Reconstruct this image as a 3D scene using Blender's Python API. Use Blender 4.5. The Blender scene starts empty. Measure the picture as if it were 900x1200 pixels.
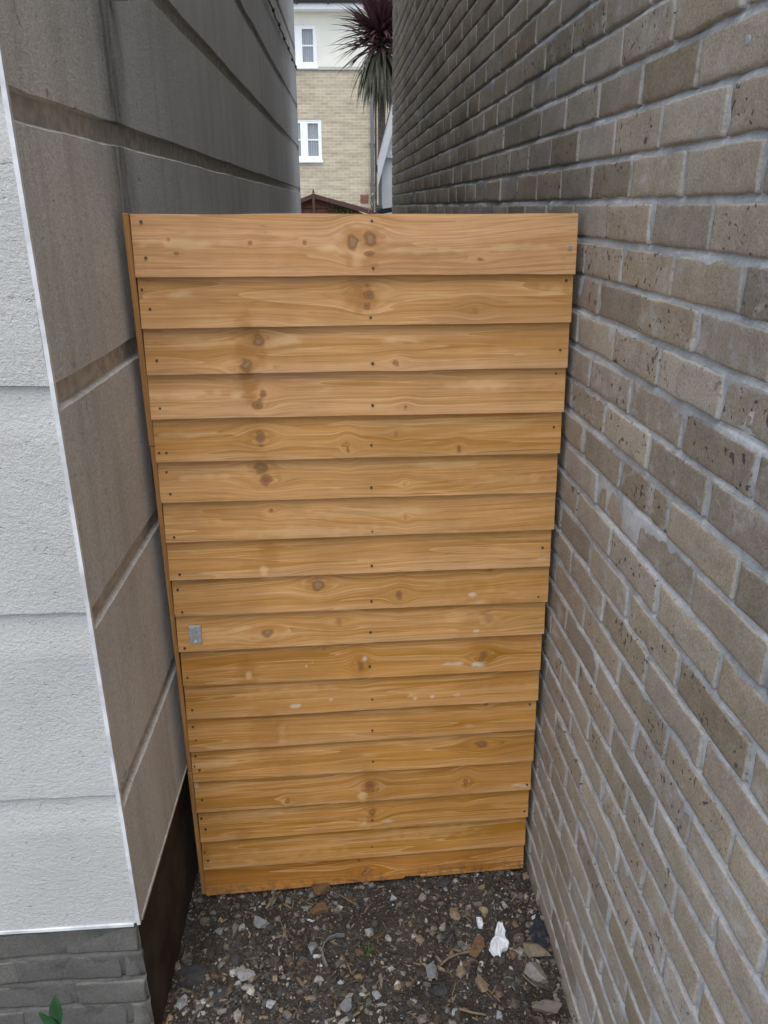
import bpy, bmesh, math, random
import numpy as np
from mathutils import Vector, Matrix

random.seed(7); rng = np.random.default_rng(7)
C = bpy.context.scene.collection
R = math.radians
CAMH = 1.85; PITCH = R(21.7); F = 900.0
SP, CP = math.sin(PITCH), math.cos(PITCH)

# ------------------------------------------------------------------ helpers
def ray(u, v):
    return Vector((u-450, F*CP+(600-v)*SP, (600-v)*CP-F*SP))
def at_y(u, v, y):
    d = ray(u, v); return Vector((0, 0, CAMH))+d*(y/d.y)
def at_z(u, v, z):
    d = ray(u, v); return Vector((0, 0, CAMH))+d*((z-CAMH)/d.z)

def _hash(ix, iy, iz, seed):
    n = (ix*374761393+iy*668265263+iz*1274126177+seed*974711) & 0x7fffffff
    n = ((n ^ (n >> 13))*1274126177) & 0x7fffffff
    n = (n ^ (n >> 16)) & 0xffff
    return n/32767.5-1.0
def noise3(p, scale=1.0, seed=0):
    p = np.asarray(p, dtype=np.float64)*scale
    i = np.floor(p).astype(np.int64); f = p-i
    w = f*f*(3-2*f); out = 0
    for dx in (0, 1):
        for dy in (0, 1):
            for dz in (0, 1):
                h = _hash(i[..., 0]+dx, i[..., 1]+dy, i[..., 2]+dz, seed)
                wx = w[..., 0] if dx else 1-w[..., 0]
                wy = w[..., 1] if dy else 1-w[..., 1]
                wz = w[..., 2] if dz else 1-w[..., 2]
                out = out+h*wx*wy*wz
    return out
def fbm(p, scale=1.0, seed=0, octv=3):
    o = 0; a = 1.0; t = 0
    for k in range(octv):
        o = o+a*noise3(p, scale*2**k, seed+k*17); t += a; a *= .5
    return o/t

def link(o, parent=None):
    C.objects.link(o)
    if parent: o.parent = parent
    return o
def mesh_obj(name, verts, faces, mat, parent=None, smooth=False, attrs=None):
    me = bpy.data.meshes.new(name)
    me.from_pydata([tuple(v) for v in verts], [], [tuple(f) for f in faces])
    if mat: me.materials.append(mat)
    if smooth: me.polygons.foreach_set('use_smooth', [True]*len(me.polygons))
    if attrs:
        for k, a in attrs.items():
            a = np.asarray(a, dtype=np.float32)
            if a.ndim == 1:
                at = me.attributes.new(k, 'FLOAT', 'POINT'); at.data.foreach_set('value', a)
            else:
                at = me.attributes.new(k, 'FLOAT_VECTOR', 'POINT'); at.data.foreach_set('vector', a.ravel())
    me.update()
    return link(bpy.data.objects.new(name, me), parent)
def bm_obj(name, bm, mat, parent=None, smooth=False):
    bmesh.ops.recalc_face_normals(bm, faces=bm.faces)
    me = bpy.data.meshes.new(name); bm.to_mesh(me); bm.free()
    if mat: me.materials.append(mat)
    if smooth: me.polygons.foreach_set('use_smooth', [True]*len(me.polygons))
    return link(bpy.data.objects.new(name, me), parent)
def box(bm, a, b, M=None, bevel=0):
    r = bmesh.ops.create_cube(bm, size=1)
    vs = r['verts']
    a, b = Vector(a), Vector(b); c = (a+b)/2; s = b-a
    for v in vs: v.co = Vector((v.co.x*s.x+c.x, v.co.y*s.y+c.y, v.co.z*s.z+c.z))
    if bevel:
        es = list({e for v in vs for e in v.link_edges})
        g = bmesh.ops.bevel(bm, geom=es, offset=bevel, segments=2, affect='EDGES', profile=.5)
        vs = list({v for f in g['faces'] for v in f.verts} | {v for v in vs if v.is_valid})
    if M:
        for v in vs: v.co = M @ v.co
def tube(bm, pts, rad, n=10, cap=True):
    pts = [Vector(p) for p in pts]; rings = []
    for i, p in enumerate(pts):
        d = (pts[min(i+1, len(pts)-1)]-pts[max(i-1, 0)]).normalized()
        up = Vector((0, 0, 1)) if abs(d.z) < .9 else Vector((1, 0, 0))
        a = d.cross(up).normalized(); b = d.cross(a)
        r = rad[i] if isinstance(rad, (list, tuple)) else rad
        rings.append([bm.verts.new(p+(a*math.cos(t)+b*math.sin(t))*r) for t in [2*math.pi*k/n for k in range(n)]])
    for q in range(len(rings)-1):
        for k in range(n):
            bm.faces.new((rings[q][k], rings[q][(k+1) % n], rings[q+1][(k+1) % n], rings[q+1][k]))
    if cap:
        bm.faces.new(rings[0]); bm.faces.new(rings[-1])
def thing(name, label, cat, loc=(0, 0, 0), rz=0, group=None):
    o = bpy.data.objects.new(name, None); o.empty_display_size = .1; C.objects.link(o)
    o.location = loc; o.rotation_euler = (0, 0, rz)
    return tag(o, label, cat, group)
def tag(o, label, cat, group=None):
    o['label'] = label; o['category'] = cat
    if group: o['group'] = group
    return o
def struct(o, kind='structure'):
    o['kind'] = kind; return o

# ------------------------------------------------------------------ node helper
class NT:
    def __init__(s, name):
        s.m = bpy.data.materials.new(name); s.m.use_nodes = True
        s.t = s.m.node_tree; s.b = s.t.nodes['Principled BSDF']
        s.b.inputs['Specular IOR Level'].default_value = .25
    def n(s, typ, **kw):
        nd = s.t.nodes.new(typ)
        for k, v in kw.items():
            if k.startswith('i_'):
                key = k[2:]
                key = int(key) if key.isdigit() else key
                s.put(nd.inputs[key], v)
            else: setattr(nd, k, v)
        return nd
    def put(s, sock, v):
        if isinstance(v, bpy.types.NodeSocket): s.t.links.new(v, sock)
        else: sock.default_value = v
    def coord(s): return s.n('ShaderNodeTexCoord').outputs['Object']
    def attr(s, name, vec=False):
        return s.n('ShaderNodeAttribute', attribute_name=name).outputs['Vector' if vec else 'Fac']
    def mapping(s, vec, sc=(1, 1, 1), loc=(0, 0, 0)):
        nd = s.n('ShaderNodeMapping'); s.put(nd.inputs[0], vec)
        nd.inputs['Scale'].default_value = sc; nd.inputs['Location'].default_value = loc
        return nd.outputs[0]
    def noise(s, vec, scale, detail=4, rough=.55, dist=0):
        nd = s.n('ShaderNodeTexNoise'); s.put(nd.inputs['Vector'], vec)
        nd.inputs['Scale'].default_value = scale; nd.inputs['Detail'].default_value = detail
        nd.inputs['Roughness'].default_value = rough; nd.inputs['Distortion'].default_value = dist
        return nd.outputs['Fac']
    def voro(s, vec, scale, feature='F1', out='Distance', rand=1):
        nd = s.n('ShaderNodeTexVoronoi', feature=feature); s.put(nd.inputs['Vector'], vec)
        nd.inputs['Scale'].default_value = scale; nd.inputs['Randomness'].default_value = rand
        return nd.outputs[out]
    def math(s, op, a, b=0, c=0, clamp=False):
        nd = s.n('ShaderNodeMath', operation=op, use_clamp=clamp)
        s.put(nd.inputs[0], a); s.put(nd.inputs[1], b); s.put(nd.inputs[2], c)
        return nd.outputs[0]
    def rng(s, v, a, b, c=0, d=1):
        nd = s.n('ShaderNodeMapRange', interpolation_type='SMOOTHSTEP'); s.put(nd.inputs[0], v)
        for i, x in enumerate((a, b, c, d)): nd.inputs[i+1].default_value = x
        return nd.outputs[0]
    def mix(s, fac, a, b, mode='MIX'):
        nd = s.n('ShaderNodeMix', data_type='RGBA', blend_type=mode)
        s.put(nd.inputs[0], fac)
        for i, x in ((6, a), (7, b)):
            if isinstance(x, tuple): x = x+(1,) if len(x) == 3 else x
            s.put(nd.inputs[i], x)
        return nd.outputs[2]
    def ramp(s, fac, stops):
        nd = s.n('ShaderNodeValToRGB'); s.put(nd.inputs[0], fac)
        e = nd.color_ramp.elements
        while len(e) < len(stops): e.new(.5)
        for el, (p, c) in zip(e, stops): el.position = p; el.color = tuple(c)+(1,)
        return nd.outputs[0]
    def hsv(s, col, val=None, sat=None):
        nd = s.n('ShaderNodeHueSaturation'); s.put(nd.inputs['Color'], col)
        if val is not None: s.put(nd.inputs['Value'], val)
        if sat is not None: s.put(nd.inputs['Saturation'], sat)
        return nd.outputs[0]
    def bump(s, h, strength, dist, prev=None):
        nd = s.n('ShaderNodeBump'); s.put(nd.inputs['Height'], h)
        nd.inputs['Strength'].default_value = strength; nd.inputs['Distance'].default_value = dist
        if prev is not None: s.put(nd.inputs['Normal'], prev)
        return nd.outputs[0]
    def done(s, col, rough=.85, normal=None, spec=None, metal=None):
        if isinstance(col, tuple): col = col+(1,) if len(col) == 3 else col
        s.put(s.b.inputs['Base Color'], col); s.put(s.b.inputs['Roughness'], rough)
        if normal is not None: s.put(s.b.inputs['Normal'], normal)
        if spec is not None: s.b.inputs['Specular IOR Level'].default_value = spec
        if metal is not None: s.b.inputs['Metallic'].default_value = metal
        return s.m
def simple(name, col, rough=.6, var=.15, scale=30, spec=.3, metal=0, bump=.1):
    t = NT(name); c = t.coord(); n = t.noise(c, scale, 5)
    v = t.rng(n, .3, .7, 1-var, 1+var)
    return t.done(t.hsv(col+(1,), val=v), rough, t.bump(n, bump, .004), spec, metal)

# ------------------------------------------------------------------ materials
def brick_mat(name, tones, smear=(.40, .40, .39), smear_amt=.6, pits=True):
    t = NT(name); c = t.coord(); rnd = t.attr('bid', True)
    sp = t.n('ShaderNodeSeparateXYZ'); t.put(sp.inputs[0], rnd)
    r1, r2, r3 = sp.outputs
    base = t.ramp(r1, [(i/(len(tones)-1), x) for i, x in enumerate(tones)])
    mott = t.noise(c, 22, 5, .65)
    base = t.mix(t.rng(mott, .35, .72, 0, .55), base, t.hsv(base, val=.72, sat=1.05))
    fine = t.noise(c, 240, 4, .7)
    base = t.hsv(base, val=t.rng(fine, .25, .75, .72, 1.26))
    grit = t.noise(c, 520, 2, .6)
    base = t.mix(t.rng(grit, .64, .72, 0, .5), base, (.10, .09, .08))
    # pale lime smear left from pointing, only on some bricks
    sm = t.noise(t.mapping(c, (1, 1, 1.3)), 17, 6, .72, .2)
    smf = t.math('MULTIPLY', t.rng(sm, .48, .70), t.rng(r3, .2, .9, .12, smear_amt))
    base = t.mix(smf, base, smear)
    edge = t.attr('edge')
    en = t.math('ADD', edge, t.math('MULTIPLY', t.math('SUBTRACT', t.noise(c, 60, 3), .5), 1.1))
    base = t.mix(t.rng(en, .55, 1.15, 0, .6), base, smear)
    nrm = None; h = t.math('MULTIPLY', fine, .35)
    h = t.math('ADD', h, t.math('MULTIPLY', mott, .8))
    if pits:
        pv = t.noise(c, 90, 1, .4, .15)
        pm = t.math('MULTIPLY', t.rng(pv, .68, .72), t.rng(r2, .35, .7))
        pv2 = t.noise(t.mapping(c, (1, 1, .8), (3, 1, 7)), 38, 2, .5, .35)
        pm2 = t.math('MULTIPLY', t.rng(pv2, .68, .72), t.rng(r2, .45, .8))
        pm = t.math('MAXIMUM', pm, pm2)
        base = t.mix(t.math('MULTIPLY', pm, .75), base, (.05, .053, .062))
        h = t.math('SUBTRACT', h, t.math('MULTIPLY', pm, 1.2))
    # broad weathering
    w = t.noise(c, 1.7, 3, .5)
    base = t.hsv(base, val=t.rng(w, .3, .7, .86, 1.1))
    return t.done(base, .9, t.bump(t.math('ADD', h, t.math('MULTIPLY', grit, .3)), .8, .004), .15)
def mortar_mat(name, col):
    t = NT(name); c = t.coord()
    n = t.noise(c, 120, 6, .7); w = t.noise(c, 9, 4)
    base = t.hsv(col+(1,), val=t.rng(w, .3, .7, .72, 1.18))
    base = t.hsv(base, val=t.rng(n, .3, .7, .85, 1.12))
    return t.done(base, .95, t.bump(t.math('ADD', n, w), .6, .004), .1)
M_BRICK = brick_mat('buff_brick', [(.30, .25, .185), (.42, .36, .275), (.375, .325, .27), (.47, .415, .335), (.28, .24, .19), (.455, .405, .355), (.405, .335, .25), (.39, .325, .27)], (.50, .49, .48), .8)
M_MORTAR = mortar_mat('lime_mortar', (.49, .50, .515))
M_PLINTH = brick_mat('grey_brick', [(.135, .13, .12), (.165, .155, .14), (.145, .138, .125), (.175, .167, .15)], (.19, .182, .168), .6, False)
M_PMORT = mortar_mat('grey_mortar', (.13, .125, .115))

def render_mat(side):
    t = NT('scraped_render_side' if side else 'scraped_render_front'); c = t.coord()
    big = t.noise(c, 1.3, 3); mid = t.noise(t.mapping(c, (1, 1, 2.2)), 14, 5, .65, .5)
    fine = t.math('ADD', t.math('MULTIPLY', t.noise(t.mapping(c, (1, 1, 1.3)), 95, 5, .75), .6), t.math('MULTIPLY', t.noise(c, 260, 3, .7), .4))
    tear = t.noise(t.mapping(c, (1, 1, 1.5)), 58, 3, .6, .4)
    tm = t.rng(tear, .64, .74)
    col = (.60, .59, .57) if not side else (.655, .64, .61)
    base = t.hsv(col+(1,), val=t.rng(big, .3, .7, .9, 1.08))
    base = t.hsv(base, val=t.rng(fine, .25, .75, .93, 1.05))
    base = t.mix(t.math('MULTIPLY', tm, .30 if side else .15), base, (.3, .29, .27))
    pit = t.rng(t.noise(c, 70, 3, .6), .66, .72)
    base = t.mix(t.math('MULTIPLY', pit, .35), base, (.2, .19, .18))
    if side:
        # vertical dirt runs and the damp streak under the overflow pipe
        dr = t.noise(t.mapping(c, (9, 9, .55)), 1.6, 5, .65)
        base = t.mix(t.rng(dr, .42, .75, 0, .38), base, (.30, .285, .26))
        sx = t.n('ShaderNodeSeparateXYZ'); t.put(sx.inputs[0], c)
        wob = t.math('MULTIPLY', t.math('SUBTRACT', t.noise(c, 4, 6, .7), .5), .16)
        yy = t.math('ADD', sx.outputs[1], wob)
        d = t.math('ABSOLUTE', t.math('SUBTRACT', yy, 1.75))
        streak = t.math('MULTIPLY', t.rng(d, .0, .15, 1, 0), t.rng(sx.outputs[2], 1.3, 2.2, .25, 1))
        streak = t.math('MULTIPLY', streak, t.rng(t.noise(t.mapping(c, (14, 14, 2.2)), 1.5, 6, .7), .3, .65, .25, 1))
        base = t.mix(t.math('MULTIPLY', streak, .85), base, (.06, .06, .058))
        gr2 = t.noise(c, 130, 4, .75)
        base = t.hsv(base, val=t.rng(gr2, .3, .7, .84, 1.10))
        spk = t.rng(t.noise(c, 26, 4, .65, .5), .64, .74, 0, .55)
        base = t.mix(spk, base, (.12, .11, .10))
        # alley shade on the sheltered upper wall, painted into the colour
        upper_shade = t.math('MULTIPLY', t.rng(sx.outputs[1], 1.6, 2.4), t.rng(sx.outputs[2], 1.5, 2.1))
        base = t.mix(t.math('MULTIPLY', upper_shade, .25), base, (.18, .19, .20))
    h = t.math('ADD', t.math('MULTIPLY', fine, 1.7), t.math('MULTIPLY', mid, .4))
    h = t.math('SUBTRACT', h, t.math('MULTIPLY', tm, .7))
    return t.done(base, .95, t.bump(h, .75 if not side else .6, .006), .1)
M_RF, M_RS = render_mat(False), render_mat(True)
M_BEAD = simple('white_bead', (.66, .67, .68), .5, .22, 18)
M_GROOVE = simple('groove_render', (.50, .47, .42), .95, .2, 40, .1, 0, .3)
M_DPLINTH = simple('shaded_brown_plinth', (.060, .046, .036), .85, .35, 9, .2, 0, .4)  # brown plinth face, darkened to carry the alley's shade

def wood_mat():
    t = NT('tan_stained_pine'); p = t.attr('wood', True); rnd = t.attr('brd', True)
    kn, st, pale, low, chip = (t.attr(a) for a in ('knot', 'stain', 'pale', 'low', 'chip'))
    sr = t.n('ShaderNodeSeparateXYZ'); t.put(sr.inputs[0], rnd)
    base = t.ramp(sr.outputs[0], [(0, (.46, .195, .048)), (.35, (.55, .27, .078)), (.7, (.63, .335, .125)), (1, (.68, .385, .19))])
    # broad cathedral bands
    broad = t.noise(t.mapping(p, (.9, 22, 1)), 1.0, 3, .5, .5)
    base = t.mix(t.rng(broad, .36, .64, 0, .8), base, t.hsv(base, val=.83, sat=1.08))
    saw = t.math('FRACT', t.math('MULTIPLY', t.noise(t.mapping(p, (.55, 15, 1), (2, 5, 0)), 1.0, 2, .45, .3), 9.0))
    base = t.mix(t.rng(saw, .45, .97, 0, .55), base, t.hsv(base, val=.74, sat=1.1))
    base = t.mix(t.rng(saw, .0, .10, .4, 0), base, (.74, .48, .24))
    b2 = t.noise(t.mapping(p, (1.6, 46, 1), (4, 9, 0)), 1.0, 2, .5, .9)
    line = t.math('ABSOLUTE', t.math('SUBTRACT', b2, .5))
    base = t.mix(t.rng(line, .0, .018, .38, 0), base, t.hsv(base, val=.64, sat=1.1))
    b3 = t.noise(t.mapping(p, (1.1, 30, 1), (14, 2, 0)), 1.0, 2, .5, .9)
    base = t.mix(t.rng(t.math('ABSOLUTE', t.math('SUBTRACT', b3, .5)), .0, .035, .42, 0), base, (.72, .43, .19))
    fine = t.noise(t.mapping(p, (5, 260, 1)), 1.0, 4, .65)
    base = t.hsv(base, val=t.rng(fine, .25, .75, .82, 1.15))
    fl = t.noise(t.mapping(p, (14, 500, 1)), 1.0, 3, .7)
    # rough sawn paler lower edge with dark splits
    base = t.mix(t.math('MULTIPLY', low, t.rng(fl, .3, .7, .1, .6)), base, (.66, .42, .24))
    crack = t.noise(t.mapping(p, (3.5, 210, 1), (0, 31, 0)), 1.0, 3, .6, .3)
    base = t.mix(t.math('MULTIPLY', t.rng(crack, .66, .71, 0, .8), t.math('ADD', t.math('MULTIPLY', low, .9), .25)), base, (.12, .065, .03))
    # stains, pale sapwood flames, knots
    base = t.mix(t.math('MULTIPLY', st, .72), base, (.35, .145, .022))
    base = t.mix(t.math('MULTIPLY', pale, .6), base, (.80, .54, .28))
    kr = t.n('ShaderNodeTexWave', wave_type='BANDS', bands_direction='X')
    kv = t.n('ShaderNodeCombineXYZ'); t.put(kv.inputs[0], kn); t.put(kr.inputs[0], kv.outputs[0])
    kr.inputs['Scale'].default_value = 1.1; kr.inputs['Distortion'].default_value = 1.0
    kc = t.mix(kr.outputs['Fac'], (.15, .055, .014), (.33, .15, .05))
    base = t.mix(t.rng(kn, .2, .75, 0, .8), base, kc)
    base = t.mix(t.rng(kn, .75, 1.0, 0, .55), base, (.32, .22, .14))
    base = t.mix(t.math('MULTIPLY', chip, .7), base, (.66, .58, .47))
    spl = t.math('MULTIPLY', t.attr('mud'), t.rng(t.noise(p, 60, 5, .7), .42, .62))
    base = t.mix(t.math('MULTIPLY', spl, .75), base, (.10, .065, .04))
    blotch = t.noise(p, 5, 4, .6)
    base = t.hsv(base, val=t.rng(blotch, .3, .7, .9, 1.08))
    h = t.math('ADD', t.math('MULTIPLY', fine, .6), t.math('MULTIPLY', fl, t.math('ADD', .25, low)))
    return t.done(base, t.rng(fine, .2, .8, .62, .5), t.bump(h, .35, .0018), .3)
M_WOOD = wood_mat()
def plainwood(name, col):
    t = NT(name); c = t.coord()
    n = t.noise(t.mapping(c, (60, 60, 2)), 1.5, 5, .6)
    return t.done(t.hsv(col+(1,), val=t.rng(n, .3, .7, .72, 1.18)), .7, t.bump(n, .3, .002), .2)
M_STILE = plainwood('orange_edge_timber', (.40, .20, .07))
M_NAIL = simple('dull_nail', (.12, .11, .10), .5, .2, 300, .4, .6)
M_SCREW = simple('bright_zinc_screw', (.75, .75, .74), .3, .1, 300, .5, .9)
M_TAG = simple('galvanised_tag', (.46, .48, .50), .5, .15, 120, .5, .3, .2)
M_BLACK = simple('black_rubber', (.012, .012, .014), .55)

def soil_mat():
    t = NT('dark_soil'); c = t.coord()
    n = t.noise(c, 9, 6, .7); f = t.noise(c, 160, 5, .75); v = t.voro(c, 130)
    base = t.ramp(n, [(.3, (.036, .030, .026)), (.5, (.066, .057, .049)), (.7, (.115, .104, .092))])
    base = t.hsv(base, val=t.rng(f, .3, .75, .55, 1.5))
    g = t.rng(t.noise(c, 300, 2, .6), .62, .70, 0, .6)
    base = t.mix(g, base, (.20, .18, .15))
    return t.done(base, .95, t.bump(t.math('ADD', f, t.math('MULTIPLY', v, -.6)), .9, .008), .15)
M_SOIL = soil_mat()
def ground_mat():
    t = NT('worn_ground'); c = t.coord(); n = t.noise(c, 2.2, 6, .65); f = t.noise(c, 60, 5, .7)
    base = t.ramp(n, [(.3, (.12, .115, .105)), (.7, (.19, .185, .175))])
    return t.done(t.hsv(base, val=t.rng(f, .3, .7, .85, 1.12)), .93, t.bump(f, .4, .006), .15)
M_GROUND = ground_mat()
def pebble_mat():
    t = NT('mixed_pebbles'); c = t.coord(); col = t.attr('pcol', True); n = t.noise(c, 160, 4, .65)
    return t.done(t.hsv(col, val=t.rng(n, .3, .7, .7, 1.2)), .85, t.bump(n, .4, .003), .25)
M_PEB = pebble_mat()
_sm = {}
def stone_mat(col, name):
    if name in _sm: return _sm[name]
    t = NT(name); c = t.coord(); n = t.noise(c, 45, 6, .7); f = t.noise(c, 260, 4, .7)
    b = t.hsv(col+(1,), val=t.rng(n, .3, .7, .66, 1.2))
    b = t.mix(t.rng(n, .5, .68, 0, .7), b, (.07, .058, .048))
    _sm[name] = t.done(b, .9, t.bump(t.math('ADD', n, f), .5, .004), .2); return _sm[name]

# ------------------------------------------------------------------ brick masonry
def masonry(name, org, dirv, nrm, s0, s1, z0, z1, mb, mm, parent, course=.075, pitch=.225, zref=0, sref=0,
            near=lambda s: True, joint=.0098, proud=.0035, wob=1.0, seed=0):
    """bricks as one mesh (one wall): every brick a rounded, slightly uneven block set proud of the mortar bed"""
    org, dirv, nrm = (np.array(v, float) for v in (org, dirv, nrm)); up = np.array((0, 0, 1.0))
    V, Fc, A, E = [], [], [], []; base = 0
    k0 = math.floor((z0-zref)/course); k1 = math.ceil((z1-zref)/course)
    rr = np.random.default_rng(100+seed)
    for k in range(k0, k1):
        zb = zref+k*course+joint/2; zt = zref+(k+1)*course-joint/2
        zb, zt = max(zb, z0), min(zt, z1)
        if zt-zb < .008: continue
        off = sref+(pitch/2 if k % 2 else 0)
        j0 = math.floor((s0-off)/pitch)-1; j1 = math.ceil((s1-off)/pitch)+1
        dz = rr.normal(0, .0012)
        for j in range(j0, j1):
            jl, jr = rr.normal(0, .0028, 2)
            a = off+j*pitch+joint/2+jl; b = off+(j+1)*pitch-joint/2+jr
            a, b = max(a, s0), min(b, s1)
            if b-a < .012: continue
            L, H = b-a, zt-zb
            if near((a+b)/2):
                ss = np.array(sorted({0, .0015, .005, .011, L-.011, L-.005, L-.0015, L} | set(np.linspace(.018, L-.018, max(2, int(L/.024)))))) if L > .05 else np.linspace(0, L, 5)
                zz = np.array([0, .0015, .005, .011, H*.36, H*.64, H-.011, H-.005, H-.0015, H]) if H > .03 else np.linspace(0, H, 4)
            else:
                ss = np.array([0, .0015, .005, L*.5, L-.005, L-.0015, L]) if L > .05 else np.linspace(0, L, 5); zz = np.array([0, .0015, .005, H-.005, H-.0015, H]) if H > .03 else np.linspace(0, H, 4)
            S, Z = np.meshgrid(ss, zz, indexing='ij')
            e = np.minimum(np.minimum(S, L-S), np.minimum(Z, H-Z))
            dep = np.where(e < 1e-6, -.012, np.where(e < .004, -.0010, np.where(e < .009, -.0002, 0)))
            P3 = np.stack([a+S, np.full_like(S, k*.31+seed), zb+Z], -1)
            n1 = fbm(P3, 38, 3+seed, 2); n2 = noise3(P3, 9, 11+seed); n3 = noise3(P3, 30, 21); n4 = noise3(P3, 30, 33)
            edgew = np.clip(1-e/.012, 0, 1)
            dep = dep+wob*(n1*.0012+n2*.0016)+rr.normal(0, .0012)+np.clip(rr.normal(0, .0004), -.001, .001)*(S/L-.5)
            chip = np.clip(noise3(P3, 24, 55+k % 7)-.45, 0, 1)*edgew*.012
            dep = dep-chip
            Sx = a+S+wob*n3*.0020*edgew; Zx = zb+Z+wob*n4*.0022*edgew+dz
            dep = dep+proud
            pos = org+Sx[..., None]*dirv+Zx[..., None]*up+dep[..., None]*nrm
            nx, nz = S.shape
            V.append(pos.reshape(-1, 3))
            idx = base+np.arange(nx*nz).reshape(nx, nz)
            q = np.stack([idx[:-1, :-1], idx[1:, :-1], idx[1:, 1:], idx[:-1, 1:]], -1).reshape(-1, 4)
            Fc.append(q); base += nx*nz
            A.append(np.tile(rr.random(3), (nx*nz, 1))); E.append(edgew.ravel())
    V = np.concatenate(V); Fc = np.concatenate(Fc)
    fn = np.cross(dirv, up)
    if np.dot(fn, nrm) < 0: Fc = Fc[:, ::-1]
    o = mesh_obj(name, V, Fc.tolist(), mb, parent, True, {'bid': np.concatenate(A), 'edge': np.concatenate(E)})
    # weather-struck mortar: flush with the brick below, tucked in under the brick above
    def bed(sa, sb, step):
        ns = max(2, int((sb-sa)/step)); zl, dl = [], []
        for k in range(k0, k1+1):
            zc = zref+k*course
            for a_, d_ in ((-joint/2-.006, .0008), (-joint/2, .0006), (-joint*.1, -.0006), (joint/2-.0005, -.0055), (joint/2+.006, -.0015), (course*.5, -.0005)):
                z_ = zc+a_
                if z0 <= z_ <= z1: zl.append(z_); dl.append(d_)
        zl = [z0]+zl+[z1]; dl = [0]+dl+[0]; nz = len(zl)
        S, Z = np.meshgrid(np.linspace(sa, sb, ns), np.array(zl), indexing='ij')
        P3 = np.stack([S, Z, np.full_like(S, seed)], -1)
        d = np.array(dl)[None, :]+fbm(P3, 22, 71, 2)*.0030+noise3(P3, 75, 5)*.0012
        pos = org+S[..., None]*dirv+Z[..., None]*up+d[..., None]*nrm
        idx = np.arange(ns*nz).reshape(ns, nz)
        q = np.stack([idx[:-1, :-1], idx[1:, :-1], idx[1:, 1:], idx[:-1, 1:]], -1).reshape(-1, 4)
        if np.dot(fn, nrm) < 0: q = q[:, ::-1]
        return pos.reshape(-1, 3), q
    return o, bed
def add_bed(name, beds, mat, parent):
    V, Q, b = [], [], 0
    for p, q in beds: V.append(p); Q.append(q+b); b += len(p)
    return mesh_obj(name, np.concatenate(V), np.concatenate(Q).tolist(), mat, parent, True)

# ------------------------------------------------------------------ right brick house
T_R = -.0685
dR = Vector((T_R, 1, 0)).normalized(); nR = Vector((-dR.y, dR.x, 0))
orgR = Vector((.553, 0, 0)); kR = 1/dR.y
Y0R, Y1R, ZR = -1.2, 7.05, 5.0
house_r = thing('brick_house', 'buff brick house with long weathered stretcher bond wall right of the timber gate', 'house')
wall_r, bed_r = masonry('brick_wall', orgR, dR, nR, Y0R*kR, Y1R*kR, -.08, ZR, M_BRICK, M_MORTAR, house_r,
                        zref=1.86, sref=1.287*kR, near=lambda s: .2 < s < 3.2, seed=1)
add_bed('mortar_bed', [bed_r(Y0R*kR, .3, .08), bed_r(.3, 3.0, .012), bed_r(3.0, Y1R*kR, .08)], M_MORTAR, house_r)
bm = bmesh.new()
a = orgR+dR*(Y0R*kR); b = orgR+dR*(Y1R*kR)
ring = [a-nR*.02, b-nR*.02, b-nR*3.5, a-nR*3.5]
lo = [bm.verts.new((p.x, p.y, -.1)) for p in ring]; hi = [bm.verts.new((p.x, p.y, ZR)) for p in ring]
for i in range(4): bm.faces.new((lo[i], lo[(i+1) % 4], hi[(i+1) % 4], hi[i]))
bm.faces.new(hi); bm.faces.new(lo)
bm_obj('building_core', bm, M_MORTAR, house_r)
bm = bmesh.new()
rg = [a+nR*.22, b+nR*.22, b-nR*3.7, a-nR*3.7]
pl = at_y(881, 47, 1.0)
p = None
for s in np.linspace(.5, 2, 400):       # point where that ray meets the wall
    d = ray(881, 47); q = Vector((0, 0, CAMH))+d*(s/d.y)
    if q.x >= .553+T_R*q.y: p = q; break
if p is not None:
    bm2 = bmesh.new(); tube(bm2, [p-nR*.02, p+nR*.0055, p+nR*.006], [.0065, .0065, .004], 14); bm_obj('wall_plug', bm2, simple('pale_plug', (.36, .39, .40), .6), house_r)
bm.free()

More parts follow.
